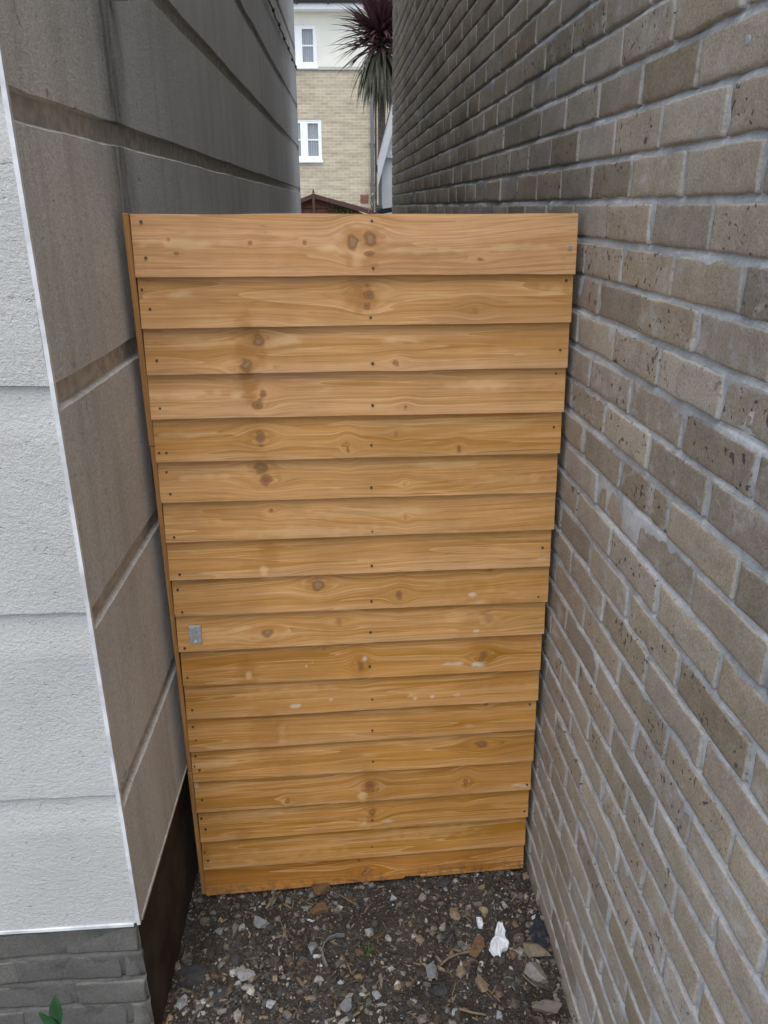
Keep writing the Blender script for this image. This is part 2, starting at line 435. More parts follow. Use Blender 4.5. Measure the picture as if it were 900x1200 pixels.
# ------------------------------------------------------------------ left rendered house
T_L = -.038
corner = Vector((-.522, 1.2, 0)); dL = Vector((T_L, 1, 0)).normalized(); nL = Vector((dL.y, -dL.x, 0))
dFr = Vector((-1, -.072, 0)).normalized(); nF = Vector((-dFr.y, dFr.x, 0))
if nF.y > 0: nF = -nF
ZB, ZT = .428, 5.0
LY = (7.62-1.2)/dL.y
JZ = [.750, 1.160, 1.565, 1.985, 2.33, 2.66, 3.1, 3.5, 3.9, 4.3, 4.7]
GH = .0215; GD = .012
house_l = thing('rendered_house', 'pale render faced house with grooved block joints, left of the timber gate', 'house')
def profile():
    pr = [(ZB, 0.0)]
    for z in JZ:
        pr += [(z-GH-.002, 0.0), (z-GH+.004, -GD), (z+GH-.002, -GD), (z+GH+.001, 0.0)]
    pr.append((ZT, 0.0)); return pr
def grooved(name, dirv, nrm, L, mat, bead=.006):
    pr = profile()
    if mat is M_RF: pr = [(z_-(.024 if i_ % 4 == 1 else 0), d_*.58) for i_, (z_, d_) in enumerate(pr)]
    zs = [pr[0]]
    for q in pr[1:]:
        z0_, d0 = zs[-1]; n = max(1, int((q[0]-z0_)/.03)) if abs(q[1]-d0) < 1e-6 and q[0] < 3.3 else 1
        for k in range(1, n+1): zs.append((z0_+(q[0]-z0_)*k/n, d0+(q[1]-d0)*k/n))
    s = np.concatenate([np.linspace(bead, min(L, 2.2), 75), np.linspace(2.3, L, 40)]) if L > 2.3 else np.linspace(bead, L, 75)
    zc = np.array([q[0] for q in zs]); dc = np.array([q[1] for q in zs])
    S, Z = np.meshgrid(s, zc, indexing='ij'); D = np.tile(dc, (len(s), 1))
    P3 = np.stack([S, Z, np.full_like(S, L)], -1)
    D = D+fbm(P3, 3.0, 9, 2)*.0025+noise3(P3, 28, 19)*.0009
    Z = Z+np.where((Z > ZB+.01) & (Z < ZT-.01), noise3(P3, 7, 4)*.0022+noise3(P3, 40, 8)*.0012, 0)
    pos = np.array(corner)+S[..., None]*np.array(dirv)+Z[..., None]*np.array((0, 0, 1))+D[..., None]*np.array(nrm)
    ns, nz = S.shape; idx = np.arange(ns*nz).reshape(ns, nz)
    q = np.stack([idx[:-1, :-1], idx[1:, :-1], idx[1:, 1:], idx[:-1, 1:]], -1).reshape(-1, 4)
    if np.cross(np.array(dirv), (0, 0, 1)).dot(np.array(nrm)) < 0: q = q[:, ::-1]
    o = mesh_obj(name, pos.reshape(-1, 3), q.tolist(), mat, house_l, True)
    o.data.materials.append(M_GROOVE)
    mi = []
    zz = pos.reshape(-1, 3)[:, 2]
    dd = D.reshape(-1)
    for f in q:
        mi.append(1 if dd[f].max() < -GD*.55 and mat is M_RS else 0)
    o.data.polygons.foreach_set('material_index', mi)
    bmx = bmesh.new(); bmx.from_mesh(o.data)
    for e in bmx.edges:
        if len(e.link_faces) == 2 and e.calc_face_angle(0) > R(18): e.smooth = False
    bmx.to_mesh(o.data); bmx.free()
    return o
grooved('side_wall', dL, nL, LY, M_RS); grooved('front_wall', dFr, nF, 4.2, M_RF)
# core so the house is solid (hidden behind the render skins)
bm = bmesh.new()
far_f = corner+dFr*4.2; far_s = corner+dL*LY
inn = [corner-nL*.03-nF*.03, far_f-nF*.03, far_f+dL*LY, far_s-nL*.03]
for zl, zh in ((ZB+.001, ZT-.02),):
    lo = [bm.verts.new((p.x, p.y, zl)) for p in inn]; hi = [bm.verts.new((p.x, p.y, zh)) for p in inn]
    for i in range(4): bm.faces.new((lo[i], lo[(i+1) % 4], hi[(i+1) % 4], hi[i]))
    bm.faces.new(hi); bm.faces.new(lo)
bm_obj('building_core', bm, M_RS, house_l)
# the far return of the side wall
bm = bmesh.new()
p0 = far_s; p1 = far_s-nL*.5
vs = [bm.verts.new(v) for v in ((p0.x, p0.y, ZB), (p1.x, p1.y, ZB), (p1.x, p1.y, ZT), (p0.x, p0.y, ZT))]; bm.faces.new(vs)
bm_obj('rear_return', bm, M_RS, house_l)
bm = bmesh.new()        # corner bead and bottom bead
def lbar(p, d1, d2, z0, z1, w, t):
    pts = [p+d1*w+(-d2)*-t, p+(-(-d1))*0]
    return pts
bx = nL; by = nF
c0 = corner
q = [c0+bx*.0018+by*.0018, c0+bx*.0018+dL*.007, c0+dL*.007-bx*.004, c0-bx*.01-by*.01, c0+dFr*.0055-by*.004, c0+dFr*.0055+by*.0018]
lo = [bm.verts.new((p.x, p.y, ZB-.004)) for p in q]; hi = [bm.verts.new((p.x, p.y, ZT)) for p in q]
for i in range(6): bm.faces.new((lo[i], lo[(i+1) % 6], hi[(i+1) % 6], hi[i]))
bm.faces.new(lo); bm.faces.new(hi)
bm_obj('corner_bead', bm, M_BEAD, house_l)
bm = bmesh.new()
Mf = Matrix(((dFr.x, nF.x, 0, corner.x), (dFr.y, nF.y, 0, corner.y), (0, 0, 1, 0), (0, 0, 0, 1)))
Ms = Matrix(((dL.x, nL.x, 0, corner.x), (dL.y, nL.y, 0, corner.y), (0, 0, 1, 0), (0, 0, 0, 1)))
box(bm, (.012, -.03, ZB-.006), (4.2, .0035, ZB+.001), Mf)
bm_obj('base_bead', bm, M_BEAD, house_l)
bm = bmesh.new(); box(bm, (.012, -.03, ZB-.006), (LY, .003, ZB+.001), Ms); bm_obj('base_bead', bm, M_GROOVE, house_l)
# plinth: bricks at the front, brown band in the alley with its shade in the colour, set back 22 mm
pc = corner-nL*.010-nF*.016
_, bed_p = masonry('brick_plinth', pc, dFr, nF, 0.004, 4.0, -.08, ZB-.010, M_PLINTH, M_PMORT, house_l, course=.078, zref=ZB-.028-.078*4, sref=.05,
                   near=lambda s: s < 1.2, proud=.002, wob=2.2, seed=5)
add_bed('plinth_mortar', [bed_p(0, 1.2, .014), bed_p(1.2, 4.0, .1)], M_PMORT, house_l)
bm = bmesh.new()
Mp = Matrix(((dL.x, nL.x, 0, pc.x), (dL.y, nL.y, 0, pc.y), (0, 0, 1, 0), (0, 0, 0, 1)))
box(bm, (.003, -.25, -.1), (LY, -.004, ZB-.008), Mp)
bm_obj('side_plinth', bm, M_DPLINTH, house_l)
# overflow pipe stub and clipped cable on the alley wall
def on_left(u, v):
    d = ray(u, v); o = Vector((0, 0, CAMH))
    t = (corner-o).dot(nL)/d.dot(nL); return o+d*t
p = on_left(127, -8)
bm = bmesh.new(); tube(bm, [p-nL*.03, p+nL*.035, p+nL*.0352, p+nL*.01], [.013, .013, .010, .010], 18, False); bm_obj('overflow_pipe', bm, M_BEAD, house_l, True)
cz = 2.955
bm = bmesh.new(); pts = []
for i in range(60):
    s = .3+(LY-.3)*i/59
    pts.append(corner+dL*s+nL*(.010+.003*math.sin(i*1.7))+Vector((0, 0, cz+.003*math.sin(i*2.3)+.003*math.sin(i*.9))))
tube(bm, pts, .005, 8)
for i in range(2, 60, 4):
    box(bm, (-.008, -.006, -.009), (.008, .008, .009), Matrix.Translation(pts[i]))
bm_obj('clipped_cable', bm, M_BLACK, house_l, True)

# ------------------------------------------------------------------ timber gate
gl = Vector((at_y(152.5, 250, 1.652).x, 1.652, 0)); 
gr_ = Vector((at_y(678, 250, 1.752).x, 1.752, 0))
gdir = (gr_-gl); W = gdir.length; gdir.normalize(); gn = Vector((gdir.y, -gdir.x, 0))      # gn faces the camera
ga = math.atan2(gdir.y, gdir.x)
def on_gate(u, v, off=.010):
    d = ray(u, v); o = Vector((0, 0, CAMH)); t = (gl+gn*off-o).dot(gn)/d.dot(gn); p = o+d*t
    return (p-gl).dot(gdir), p.z
gate = thing('timber_gate', 'new tan stained lap board timber gate closing the gap between the two houses', 'gate', (gl.x, gl.y, 0), ga)
LB = [324.6, 384.7, 439, 490.5, 541, 588, 634.7, 678.6, 721, 762.4, 802.8, 841.5, 879, 914.4, 950.4, 984.9, 1017.8, 1047.8]
LX = [161, 167, 173, 178, 184, 190, 194, 200, 204, 208, 213, 217, 221, 226, 229, 233, 235, 236]
RB = [320.6, 377, 430, 481.7, 529.8, 575.8, 619, 662, 703.4, 740.7, 782.8, 818.6, 852.7, 890.2, 923.4, 955, 987.6, 1014.4]
RX = [676, 671, 666, 662, 656, 651, 647, 643, 638, 636, 635, 631, 627, 623, 620, 618, 616, 615]
ZL = [on_gate(x, y)[1] for x, y in zip(LX, LB)]; ZRt = [on_gate(x, y)[1] for x, y in zip(RX, RB)]
ztop = on_gate(410, 250.5, .003)[1]
# features seen on the boards: (u, v, rx px, ry px, strength)
KN = [(414, 285, 6, 11, 1), (434, 281, 8, 10, 1), (432, 298, 7, 5, .8), (433, 343, 9, 9, .9), (430, 357, 6, 5, .8), (303, 400, 8, 8, 1), (289, 428, 9, 9, 1),
      (308, 461, 6, 7, .9), (303, 474, 7, 6, .8), (305, 513, 7, 9, .9), (407, 524, 3.5, 8, .8), (537, 525, 3, 6, .6), (464, 509, 3, 5, .5), (305, 548, 9, 7, .9), (312, 561, 9, 7, .8),
      (318, 598, 4, 5, .6), (474, 566, 3, 5, .5), (475, 606, 3, 6, .5), (374, 685, 8, 7, 1), (314, 741, 9, 6, 1), (396, 728, 7, 6, .5), (468, 697, 5, 7, .8), (574, 668, 4, 5, .5),
      (572, 722, 11, 9, .5), (422, 778, 4, 8, .8), (566, 768, 6, 7, .9), (380, 761, 4, 4, .6), (565, 872, 8, 5, .9), (434, 922, 6, 8, .8), (545, 917, 3.5, 8, .7), (337, 937, 3, 4, .7),
      (437, 951, 5, 6, .7), (430, 1020, 8, 6, .7), (557, 362, 6, 7, .5), (561, 303, 6, 4, .8), (206, 297, 4, 3, .7), (293, 284, 3, 3, .8), (197, 281, 3, 3, .6), (357, 285, 3, 3, .7), (570, 826, 4, 4, .6),
      (465, 425, 5, 5, .7), (475, 476, 4, 5, .6), (322, 430, 2, 2, .6), (248, 742, 2, 2, .3)]
STN = [(428, 287, 26, 26, .6), (424, 348, 18, 18, .75), (290, 405, 14, 38, .7), (306, 418, 7, 9, .6), (291, 455, 12, 20, .85), (305, 512, 14, 18, .45), (308, 552, 16, 16, .4), (314, 648, 10, 18, .5),
       (304, 662, 16, 14, .35), (372, 686, 14, 10, .35), (312, 742, 16, 10, .45), (288, 786, 12, 14, .75), (565, 700, 34, 14, .4), (312, 855, 22, 24, .5), (326, 852, 4, 20, .6), (421, 775, 10, 20, .35),
       (566, 765, 16, 14, .55), (432, 915, 9, 18, .55), (434, 948, 8, 14, .5), (428, 1018, 16, 14, .5), (285, 980, 9, 12, .4), (242, 1003, 5, 12, .5), (560, 730, 22, 18, .35), (300, 285, 18, 14, .3), (360, 296, 26, 18, .25), (480, 301, 60, 4, .55), (300, 365, 60, 10, .15), (620, 400, 60, 14, .3), (260, 600, 50, 12, .3), (600, 610, 50, 12, .2), (560, 800, 40, 5, .4), (500, 515, 90, 8, .25), (380, 838, 40, 3, .6), (340, 892, 55, 2.5, .6)]
PAL = [(215, 286, 38, 5, 1), (385, 291, 14, 4, 1), (418, 296, 9, 10, .6), (212, 345, 15, 4, 1), (337, 399, 18, 6, .9), (230, 401, 30, 5, .4), (215, 462, 40, 4, .8), (278, 463, 8, 5, .8), (220, 509, 40, 3, .6),
       (240, 559, 50, 3, .7), (310, 668, 5, 4.5, 1), (290, 745, 80, 5, .45), (250, 738, 40, 2.5, .6), (500, 293, 90, 3.5, .7), (600, 290, 40, 4, .6), (470, 398, 25, 4, .8), (560, 451, 30, 4, .7), (424, 931, 5, 4, .9),
       (427, 963, 5, 5, .9), (292, 790, 4, 4, .9), (340, 810, 50, 4, .35), (560, 705, 10, 3, .8), (575, 724, 14, 6, .5), (540, 721, 20, 6, .4), (330, 860, 5, 10, .3), (250, 895, 36, 3, .6), (650, 340, 14, 6, .6), (530, 545, 40, 4, .5), (590, 560, 60, 4, .4), (320, 1000, 70, 5, .3), (500, 975, 70, 6, .3), (300, 955, 50, 5, .3), (360, 622, 60, 6, .5), (430, 600, 90, 5, .4)]
CHP = [(561, 778, 7, 2.4, 1), (530, 777, 9, 1.5, .8), (346, 826, 4.5, 1.6, 1), (388, 819, 2, 1.2, .8), (553, 696, 3, 1.2, 1), (558, 738.5, 3.2, 1.2, 1), (487, 817, 2, 1.4, .9), (506, 816, 2.2, 1.4, .9), (533, 813.5, 5, 1, .6), (427.5, 771.5, 1.8, 1.8, .8), (630, 654, 7, 1.5, .5), (453, 961, 5, 1.2, .6), (610, 919, 7, 1, .5), (637, 919, 3, 1, .4), (550, 849, 5, 2, .35), (230, 922, 3, 2.4, .8), (359, 780, 1.3, 1, .7), (366, 776, 1.3, 1, .7)]
def conv(L):
    out = []
    for u, v, rx, ry, k in L:
        x, z = on_gate(u, v); x2, _ = on_gate(u+rx, v); _, z2 = on_gate(u, v+ry)
        out.append((x, z, abs(x2-x), abs(z2-z), k))
    return out
KN, STN, PAL, CHP = map(conv, (KN, STN, PAL, CHP))
def field(X, Z, L, sharp, jag, seed):
    o = np.zeros_like(X)
    for i, (x, z, rx, rz, k) in enumerate(L):
        P3 = np.stack([X, Z, np.full_like(X, i*3.3)], -1)
        w = noise3(P3*np.array((1, 2.2, 1)), 55, seed)*jag
        d = np.sqrt(((X-x)/rx)**2+((Z-z)/rz)**2)+w
        o = np.maximum(o, k*np.clip((1.35-d)/sharp, 0, 1))
    return np.clip(o, 0, 1)
V, Q, base = [], [], 0
AT = {k: [] for k in ('wood', 'brd', 'knot', 'stain', 'pale', 'low', 'chip', 'mud')}
TH = .012
TONE = [.98, .80, .78, .86, .55, .72, .70, .74, .62, .66, .36, .42, .34, .38, .30, .34, .36, .05]  # board tones differ; fall-off of light down the gate is painted in too
for i in range(18):
    nx = 330
    xl = 0.0+random.uniform(-.0015, .0015); xr = W+random.uniform(-.002, .002)
    x = np.linspace(xl, xr, nx)
    zb = ZL[i]+(ZRt[i]-ZL[i])*x/W
    P1 = np.stack([x, np.full(nx, i*1.7), np.zeros(nx)], -1)
    zb = zb+fbm(P1, 9, 2, 3)*.0016
    if i == 17:      # notch cut in the lowest edge
        x0, x1 = on_gate(473, 1027)[0], on_gate(492, 1024)[0]
        zb = np.where((x > x0) & (x < x1), zb+.007, zb)
    if i == 0: zt = ztop+fbm(P1, 6, 3, 2)*.0015
    else: zt = ZL[i-1]+(ZRt[i-1]-ZL[i-1])*x/W+.022
    nz = 34
    t = np.linspace(0, 1, nz); X = np.tile(x[:, None], (1, nz)); Z = zb[:, None]+(zt-zb)[:, None]*t
    P3 = np.stack([X, Z, np.full_like(X, i*.77)], -1)
    yo = -(.0175-.0155*t)[None, :]+np.zeros_like(X)+noise3(P3, 5, 8)*.0012
    knot = field(X, Z, KN, 1.0, .55, 31)
    yo = yo-knot*.0006
    front = np.stack([X, yo, Z], -1)
    back = np.stack([x, yo[:, 0]+TH, zb], -1); backt = np.stack([x, yo[:, -1]+TH, zt], -1)
    # warped grain coordinate: grain flows round each knot
    warp = np.zeros_like(X)
    for (kx, kz, rx, rz, k) in KN:
        if abs(kz-Z.mean()) > .16: continue
        g = np.exp(-((X-kx)/(rx*3.2))**2-((Z-kz)/(rz*2.6))**2)
        warp += k*rz*1.5*np.tanh((Z-kz)/(rz*.6+1e-6))*-g
    warp += fbm(np.stack([X*1.6, Z*5, np.full_like(X, i*2.1)], -1), 1.0, 44, 2)*.022
    wood = np.stack([X+i*3.71, Z+warp+i*.0, np.full_like(X, i*1.37)], -1)
    low = np.clip(1-(Z-zb[:, None])/(.020+.012*noise3(P3*np.array((1, .2, 1)), 6, 66)), 0, 1)**.7*(.3+.7*((i*7) % 5)/4)*(.15 if i == 17 else 1)
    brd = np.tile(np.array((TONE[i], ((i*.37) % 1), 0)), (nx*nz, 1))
    stain = field(X, Z, STN, .8, .6, 41); pale = field(X, Z, PAL, .85, .7, 51); chipf = field(X, Z, CHP, .5, .8, 61)
    allv = np.concatenate([front.reshape(-1, 3), back, backt]); V.append(allv)
    n0 = nx*nz
    idx = base+np.arange(n0).reshape(nx, nz); bi = base+n0+np.arange(nx); ti = bi+nx
    Q.append(np.stack([idx[:-1, :-1], idx[1:, :-1], idx[1:, 1:], idx[:-1, 1:]], -1).reshape(-1, 4))
    Q.append(np.stack([bi[:-1], bi[1:], idx[1:, 0], idx[:-1, 0]], -1))
    Q.append(np.stack([idx[:-1, -1], idx[1:, -1], ti[1:], ti[:-1]], -1))
    Q.append(np.stack([ti[:-1], ti[1:], bi[1:], bi[:-1]], -1))
    ends = [(idx[0, :], bi[0], ti[0], False), (idx[-1, :], bi[-1], ti[-1], True)]
    tri = []
    for col, b0, t0, rev in ends:
        f = list(col)+[t0, b0]
        tri.append(f if rev is False else f[::-1])
    Q.append(tri)
    pad = 2*nx
    def ext(a_): return np.concatenate([a_.ravel(), a_[:, 0].ravel(), a_[:, -1].ravel()])
    AT['wood'].append(np.concatenate([wood.reshape(-1, 3), wood[:, 0]+np.array((0, .01, 0)), wood[:, -1]]))
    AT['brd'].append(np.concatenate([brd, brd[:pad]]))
    for k, a_ in (('mud', np.clip(1-(Z-ZL[-1])/.045, 0, 1)), ('knot', knot), ('stain', stain), ('pale', pale), ('low', low), ('chip', chipf)): AT[k].append(ext(a_))
    base += len(allv)
faces = []
for q in Q: faces += [list(map(int, f)) for f in q]
panel = mesh_obj('board_panel', np.concatenate(V), faces, M_WOOD, gate, True, {k: np.concatenate(v) for k, v in AT.items()})
# sharp edges between face and edge of the boards
bmx = bmesh.new(); bmx.from_mesh(panel.data)
for e in bmx.edges:
    if len(e.link_faces) == 2 and e.calc_face_angle(0) > R(35): e.smooth = False
bmx.normal_update(); bmx.to_mesh(panel.data); bmx.free()
# left edge strip in three lengths, rear battens
zbot = ZL[-1]-.002
cuts = [ztop+.002, on_gate(180, 523)[1], on_gate(222, 905)[1], zbot]
for k in range(3):
    bm = bmesh.new(); off = (-.001, .0005, -.001)[k]
    box(bm, (-.0135+off, -.0095+off, cuts[k+1]+.0008), (-.002, .040, cuts[k]-.0008), None, .0012)
    bm_obj('edge_strip', bm, M_STILE, gate)
for x0 in (.004, W/2-.019, W-.042):
    bm = bmesh.new(); box(bm, (x0, .010, .02), (x0+.038, .042, ztop-.01), None, .002); bm_obj('batten', bm, M_STILE, gate)
# nails
nm = bpy.data.meshes.new('nail'); bm = bmesh.new()
bmesh.ops.create_cone(bm, cap_ends=True, segments=12, radius1=.0042, radius2=.0036, depth=.003)
for v in bm.verts: v.co = Vector((v.co.x, -v.co.z, v.co.y))
bm.to_mesh(nm); bm.free(); nm.materials.append(M_NAIL)
sm = nm.copy(); sm.materials.clear(); sm.materials.append(M_SCREW)
NAILS = [(164.5, 260), (171, 302), (166, 339.5), (176, 362), (184, 422), (188, 478), (195.5, 530), (187, 530), (195, 553.5), (200, 578), (204.5, 628.5), (211, 672), (208, 691.5), (214, 716), (217, 758), (220, 793),
         (225.5, 831), (226, 852), (230, 866.5), (229, 887), (228, 897.5), (234, 901.5), (237, 936.5), (236, 959.5), (241, 971), (240, 998.5), (244, 1007),
         (436, 259), (437, 314), (434, 371.5), (436.5, 425.5), (436.5, 474.5), (435, 521), (435, 570.5), (436, 621.5), (435.5, 662), (435, 703.5), (434, 740), (433, 780), (436, 818.5), (436, 855), (437, 891), (437, 925), (436, 960), (435.5, 991), (427.5, 1020), (420.5, 1009),
         (664, 329), (656, 410), (652, 438), (649, 500.5), (635.5, 641.5), (630, 698), (621, 826), (614, 949), (617, 918)]
for (u, v) in NAILS+[(667.5, 290.5)]:
    bright = (u, v) == (667.5, 290.5)
    x, z = on_gate(u, v)
    i = 0
    while i < 17 and z < ZL[i]+(ZRt[i]-ZL[i])*x/W: i += 1
    zb = ZL[i]+(ZRt[i]-ZL[i])*x/W; zt = ztop if i == 0 else ZL[i-1]+(ZRt[i-1]-ZL[i-1])*x/W+.022
    t = min(1, max(0, (z-zb)/(zt-zb)))
    o = bpy.data.objects.new('screw' if bright else 'nail', sm if bright else nm); link(o, panel)
    o.location = (x, -(.0175-.0155*t)-.0005, z)
    s = 1.35 if bright else random.uniform(.6, .9); o.scale = (s, 1, s)
# metal tag with its embossed squiggle
x, z = on_gate(229, 742.5); x0, z0_ = on_gate(223, 753.5); x1, z1_ = on_gate(235.5, 731.5)
bm = bmesh.new(); box(bm, (x0, -.0175, z0_), (x1, -.011, z1_), None, .0016)
tagp = bm_obj('metal_tag', bm, M_TAG, gate)
w_ = x1-x0; h_ = z1_-z0_
bm = bmesh.new()
def sq(pts): tube(bm, [(x0+w_*a, -.0177, z0_+h_*b) for a, b in pts], .00085, 6)
sq([(.45, .66), (.55, .80), (.68, .74), (.60, .62), (.72, .55)]); sq([(.36, .42), (.50, .54), (.62, .44), (.44, .36), (.60, .26), (.74, .34)])
sq([(.30, .24), (.36, .14), (.56, .12), (.60, .2), (.48, .22)])
bm_obj('embossing', bm, simple('worn_bright_zinc', (.7, .71, .72), .3, .1, 100, .5, .9), tagp)
# black strip sagging in the gap between gate and rendered wall
bm = bmesh.new()
pts = []
for k in range(13):
    v = 500+110*k/12; u = 181+ (v-500)*.085 - 5.0*math.sin(math.pi*k/12)
    pts.append(at_y(u+2, v, 1.70))
tube(bm, pts, [.003+.006*math.sin(math.pi*k/12) for k in range(13)], 8)
tag(bm_obj('black_strip', bm, M_BLACK, None, True), 'short black strip sagging in the gap between gate and rendered wall', 'hose')

# ------------------------------------------------------------------ ground
def gz(x, y):
    P = np.stack([np.asarray(x, float), np.asarray(y, float), np.zeros_like(np.asarray(x, float))], -1)
    return fbm(P, 4.5, 90, 3)*.014+noise3(P, 38, 95)*.003
g = mesh_obj('ground', [(-90, -60, -.03), (90, -60, -.03), (90, 140, -.03), (-90, 140, -.03)], [(0, 1, 2, 3)], M_GROUND); struct(g)
nx, ny = 180, 260
X, Y = np.meshgrid(np.linspace(-.62, .62, nx), np.linspace(.55, 2.4, ny), indexing='ij')
Zg = gz(X, Y)
idx = np.arange(nx*ny).reshape(nx, ny)
q = np.stack([idx[:-1, :-1], idx[1:, :-1], idx[1:, 1:], idx[:-1, 1:]], -1).reshape(-1, 4)
s_ = mesh_obj('soil', np.stack([X, Y, Zg], -1).reshape(-1, 3), q.tolist(), M_SOIL, None, True); struct(s_)
s2 = mesh_obj('soil', [(-1.6, 2.398, -.012), (1.2, 2.398, -.012), (1.2, 9, -.012), (-1.6, 9, -.012)], [(0, 1, 2, 3)], M_SOIL); struct(s2)
pv_ = mesh_obj('yard_bounce_ground', [(-12, 6.6, -.008), (12, 6.6, -.008), (12, 22.9, -.008), (-12, 22.9, -.008)], [(0, 1, 2, 3)], simple('pale_bounce_ground', (.36, .35, .33), .9, .15, 3)); struct(pv_)  # unseen pale yard ground, added to bounce light onto the left wall end
s3 = mesh_obj('soil', [(-4, -.6, -.014), (.62, -.6, -.014), (.62, 1.15, -.014), (-4, 1.15, -.014)], [(0, 1, 2, 3)], M_SOIL); struct(s3)

# pebble field (uncountable): one object
bmr = bmesh.new(); bmesh.ops.create_icosphere(bmr, subdivisions=1, radius=1)
bmr.verts.ensure_lookup_table(); IV = np.array([v.co[:] for v in bmr.verts]); IF = np.array([[v.index for v in f.verts] for f in bmr.faces]); bmr.free()
bmr = bmesh.new(); bmesh.ops.create_icosphere(bmr, subdivisions=3, radius=1)
bmr.verts.ensure_lookup_table(); IV2 = np.array([v.co[:] for v in bmr.verts]); IF2 = np.array([[v.index for v in f.verts] for f in bmr.faces]); bmr.free()
PCOL = np.array([(.10, .088, .075), (.16, .145, .125), (.24, .22, .195), (.32, .30, .27), (.20, .145, .095), (.13, .085, .06), (.07, .066, .066), (.28, .21, .13), (.46, .44, .40), (.08, .072, .066), (.09, .075, .06), (.06, .05, .04)])
PW = np.array([3, 3.4, 2.8, 1.5, 1.8, 1.2, 2, .8, .7, 3, 2.6, 2.4]); PW = PW/PW.sum()
V, Q, PC, base = [], [], [], 0
for k in range(19000):
    x = rng.uniform(-.58, .50); y = rng.uniform(.95, 1.86)
    dens = noise3(np.array((x, y, 3.3)), 6, 12)
    if dens < rng.uniform(-1.2, .4): continue
    r = min(.011, .0016*math.exp(rng.exponential(.55)))
    M_ = IV*r*rng.uniform(.6, 1.3, 3); M_[:, 2] *= .75
    M_ = M_*(1+.34*rng.normal(0, 1, (len(IV), 1)).clip(-1.2, 1.2))
    if rng.random() < .12: M_[:, 0] *= 2.4; M_[:, 1:] *= .6
    a_ = rng.uniform(0, 6.28); ca, sa = math.cos(a_), math.sin(a_)
    b_ = rng.uniform(-.5, .5); cb, sb = math.cos(b_), math.sin(b_)
    M_ = M_ @ np.array(((1, 0, 0), (0, cb, -sb), (0, sb, cb))).T @ np.array(((ca, -sa, 0), (sa, ca, 0), (0, 0, 1))).T
    M_ += np.array((x, y, float(gz(x, y))+r*rng.uniform(0, .45)))
    V.append(M_); Q.append(IF+base); base += len(IV)
    PC.append(np.tile(PCOL[rng.choice(len(PCOL), p=PW)]*rng.uniform(.7, 1.15), (len(IV), 1)))
gv = mesh_obj('gravel', np.concatenate(V), np.concatenate(Q).tolist(), M_PEB, None, False, {'pcol': np.concatenate(PC)}); struct(gv, 'stuff')
# wood chips / fine litter
V, Q, PC, base = [], [], [], 0
for k in range(1000):
    x = rng.uniform(-.56, .48); y = rng.uniform(1.0, 1.84)
    L = rng.uniform(.006, .028); w = rng.uniform(.0008, .0028); a_ = rng.uniform(0, 6.28); tl = rng.uniform(-.25, .25)
    d = np.array((math.cos(a_), math.sin(a_), tl)); s = np.array((-math.sin(a_), math.cos(a_), 0)); u = np.array((0, 0, 1))
    c = np.array((x, y, float(gz(x, y))+.004)); pts = []
    for e in (-1, 1):
        for f in ((-1, 0), (1, 0), (.7, .8), (-.7, .8)): pts.append(c+d*e*L/2*rng.uniform(.85, 1)+s*f[0]*w+u*f[1]*w)
    V.append(np.array(pts)); Q += [[base+j for j in f] for f in ((0, 1, 2, 3), (7, 6, 5, 4), (0, 4, 5, 1), (1, 5, 6, 2), (2, 6, 7, 3), (3, 7, 4, 0))]; base += 8
    cc = np.array(((.17, .115, .065), (.10, .07, .045), (.26, .20, .13), (.06, .045, .035))[rng.integers(4)])*rng.uniform(.7, 1.1)
    PC.append(np.tile(cc, (8, 1)))
lt = mesh_obj('leaf_litter', np.concatenate(V), Q, M_PEB, None, False, {'pcol': np.concatenate(PC)}); struct(lt, 'stuff')

# stones one can point to
def stone(name, u, v, wpx, hpx, col, mname, label, cat, flat=.55, seed=0, ang=0, tilt=0, facets=13):
    p = at_z(u, v, .012); sx = wpx*.5*abs(at_z(u+1, v, 0).x-at_z(u, v, 0).x)
    sy = hpx*.5*abs(at_z(u, v+1, 0).y-at_z(u, v, 0).y)*.85
    r = np.random.default_rng(500+seed); M_ = IV2.copy()
    for _ in range(facets):        # chop by random planes: broken rubble
        n = r.normal(0, 1, 3); n /= np.linalg.norm(n); c = r.uniform(.32, .75)
        d = M_ @ n; M_ = M_-np.outer(np.clip(d-c, 0, None), n)
    M_ = M_*(1+.16*fbm(M_, 2.6, seed, 3)[:, None])
    M_ *= 1/np.abs(M_).max(0)
    h = min(sx, sy)*flat
    ca, sa = math.cos(ang), math.sin(ang)
    M_ = M_*np.array((sx, sy, h))
    ct, st = math.cos(tilt), math.sin(tilt)
    M_ = M_ @ np.array(((1, 0, 0), (0, ct, -st), (0, st, ct))).T @ np.array(((ca, -sa, 0), (sa, ca, 0), (0, 0, 1))).T
    zg = float(gz(p.x, p.y))
    o = mesh_obj(name, M_, IF2.tolist(), stone_mat(col, mname), None, True)
    bmx = bmesh.new(); bmx.from_mesh(o.data)
    for e in bmx.edges:
        if len(e.link_faces) == 2 and e.calc_face_angle(0) > R(22): e.smooth = False
    bmx.to_mesh(o.data); bmx.free()
    o.location = (p.x, p.y, zg+h*.62)
    return tag(o, label, cat, 'loose stones on the soil below the gate' if cat == 'stone' else None)
TAN, GREY, DARK, PALE, RED = (.30, .24, .17), (.23, .225, .215), (.055, .057, .062), (.42, .415, .40), (.20, .10, .065)
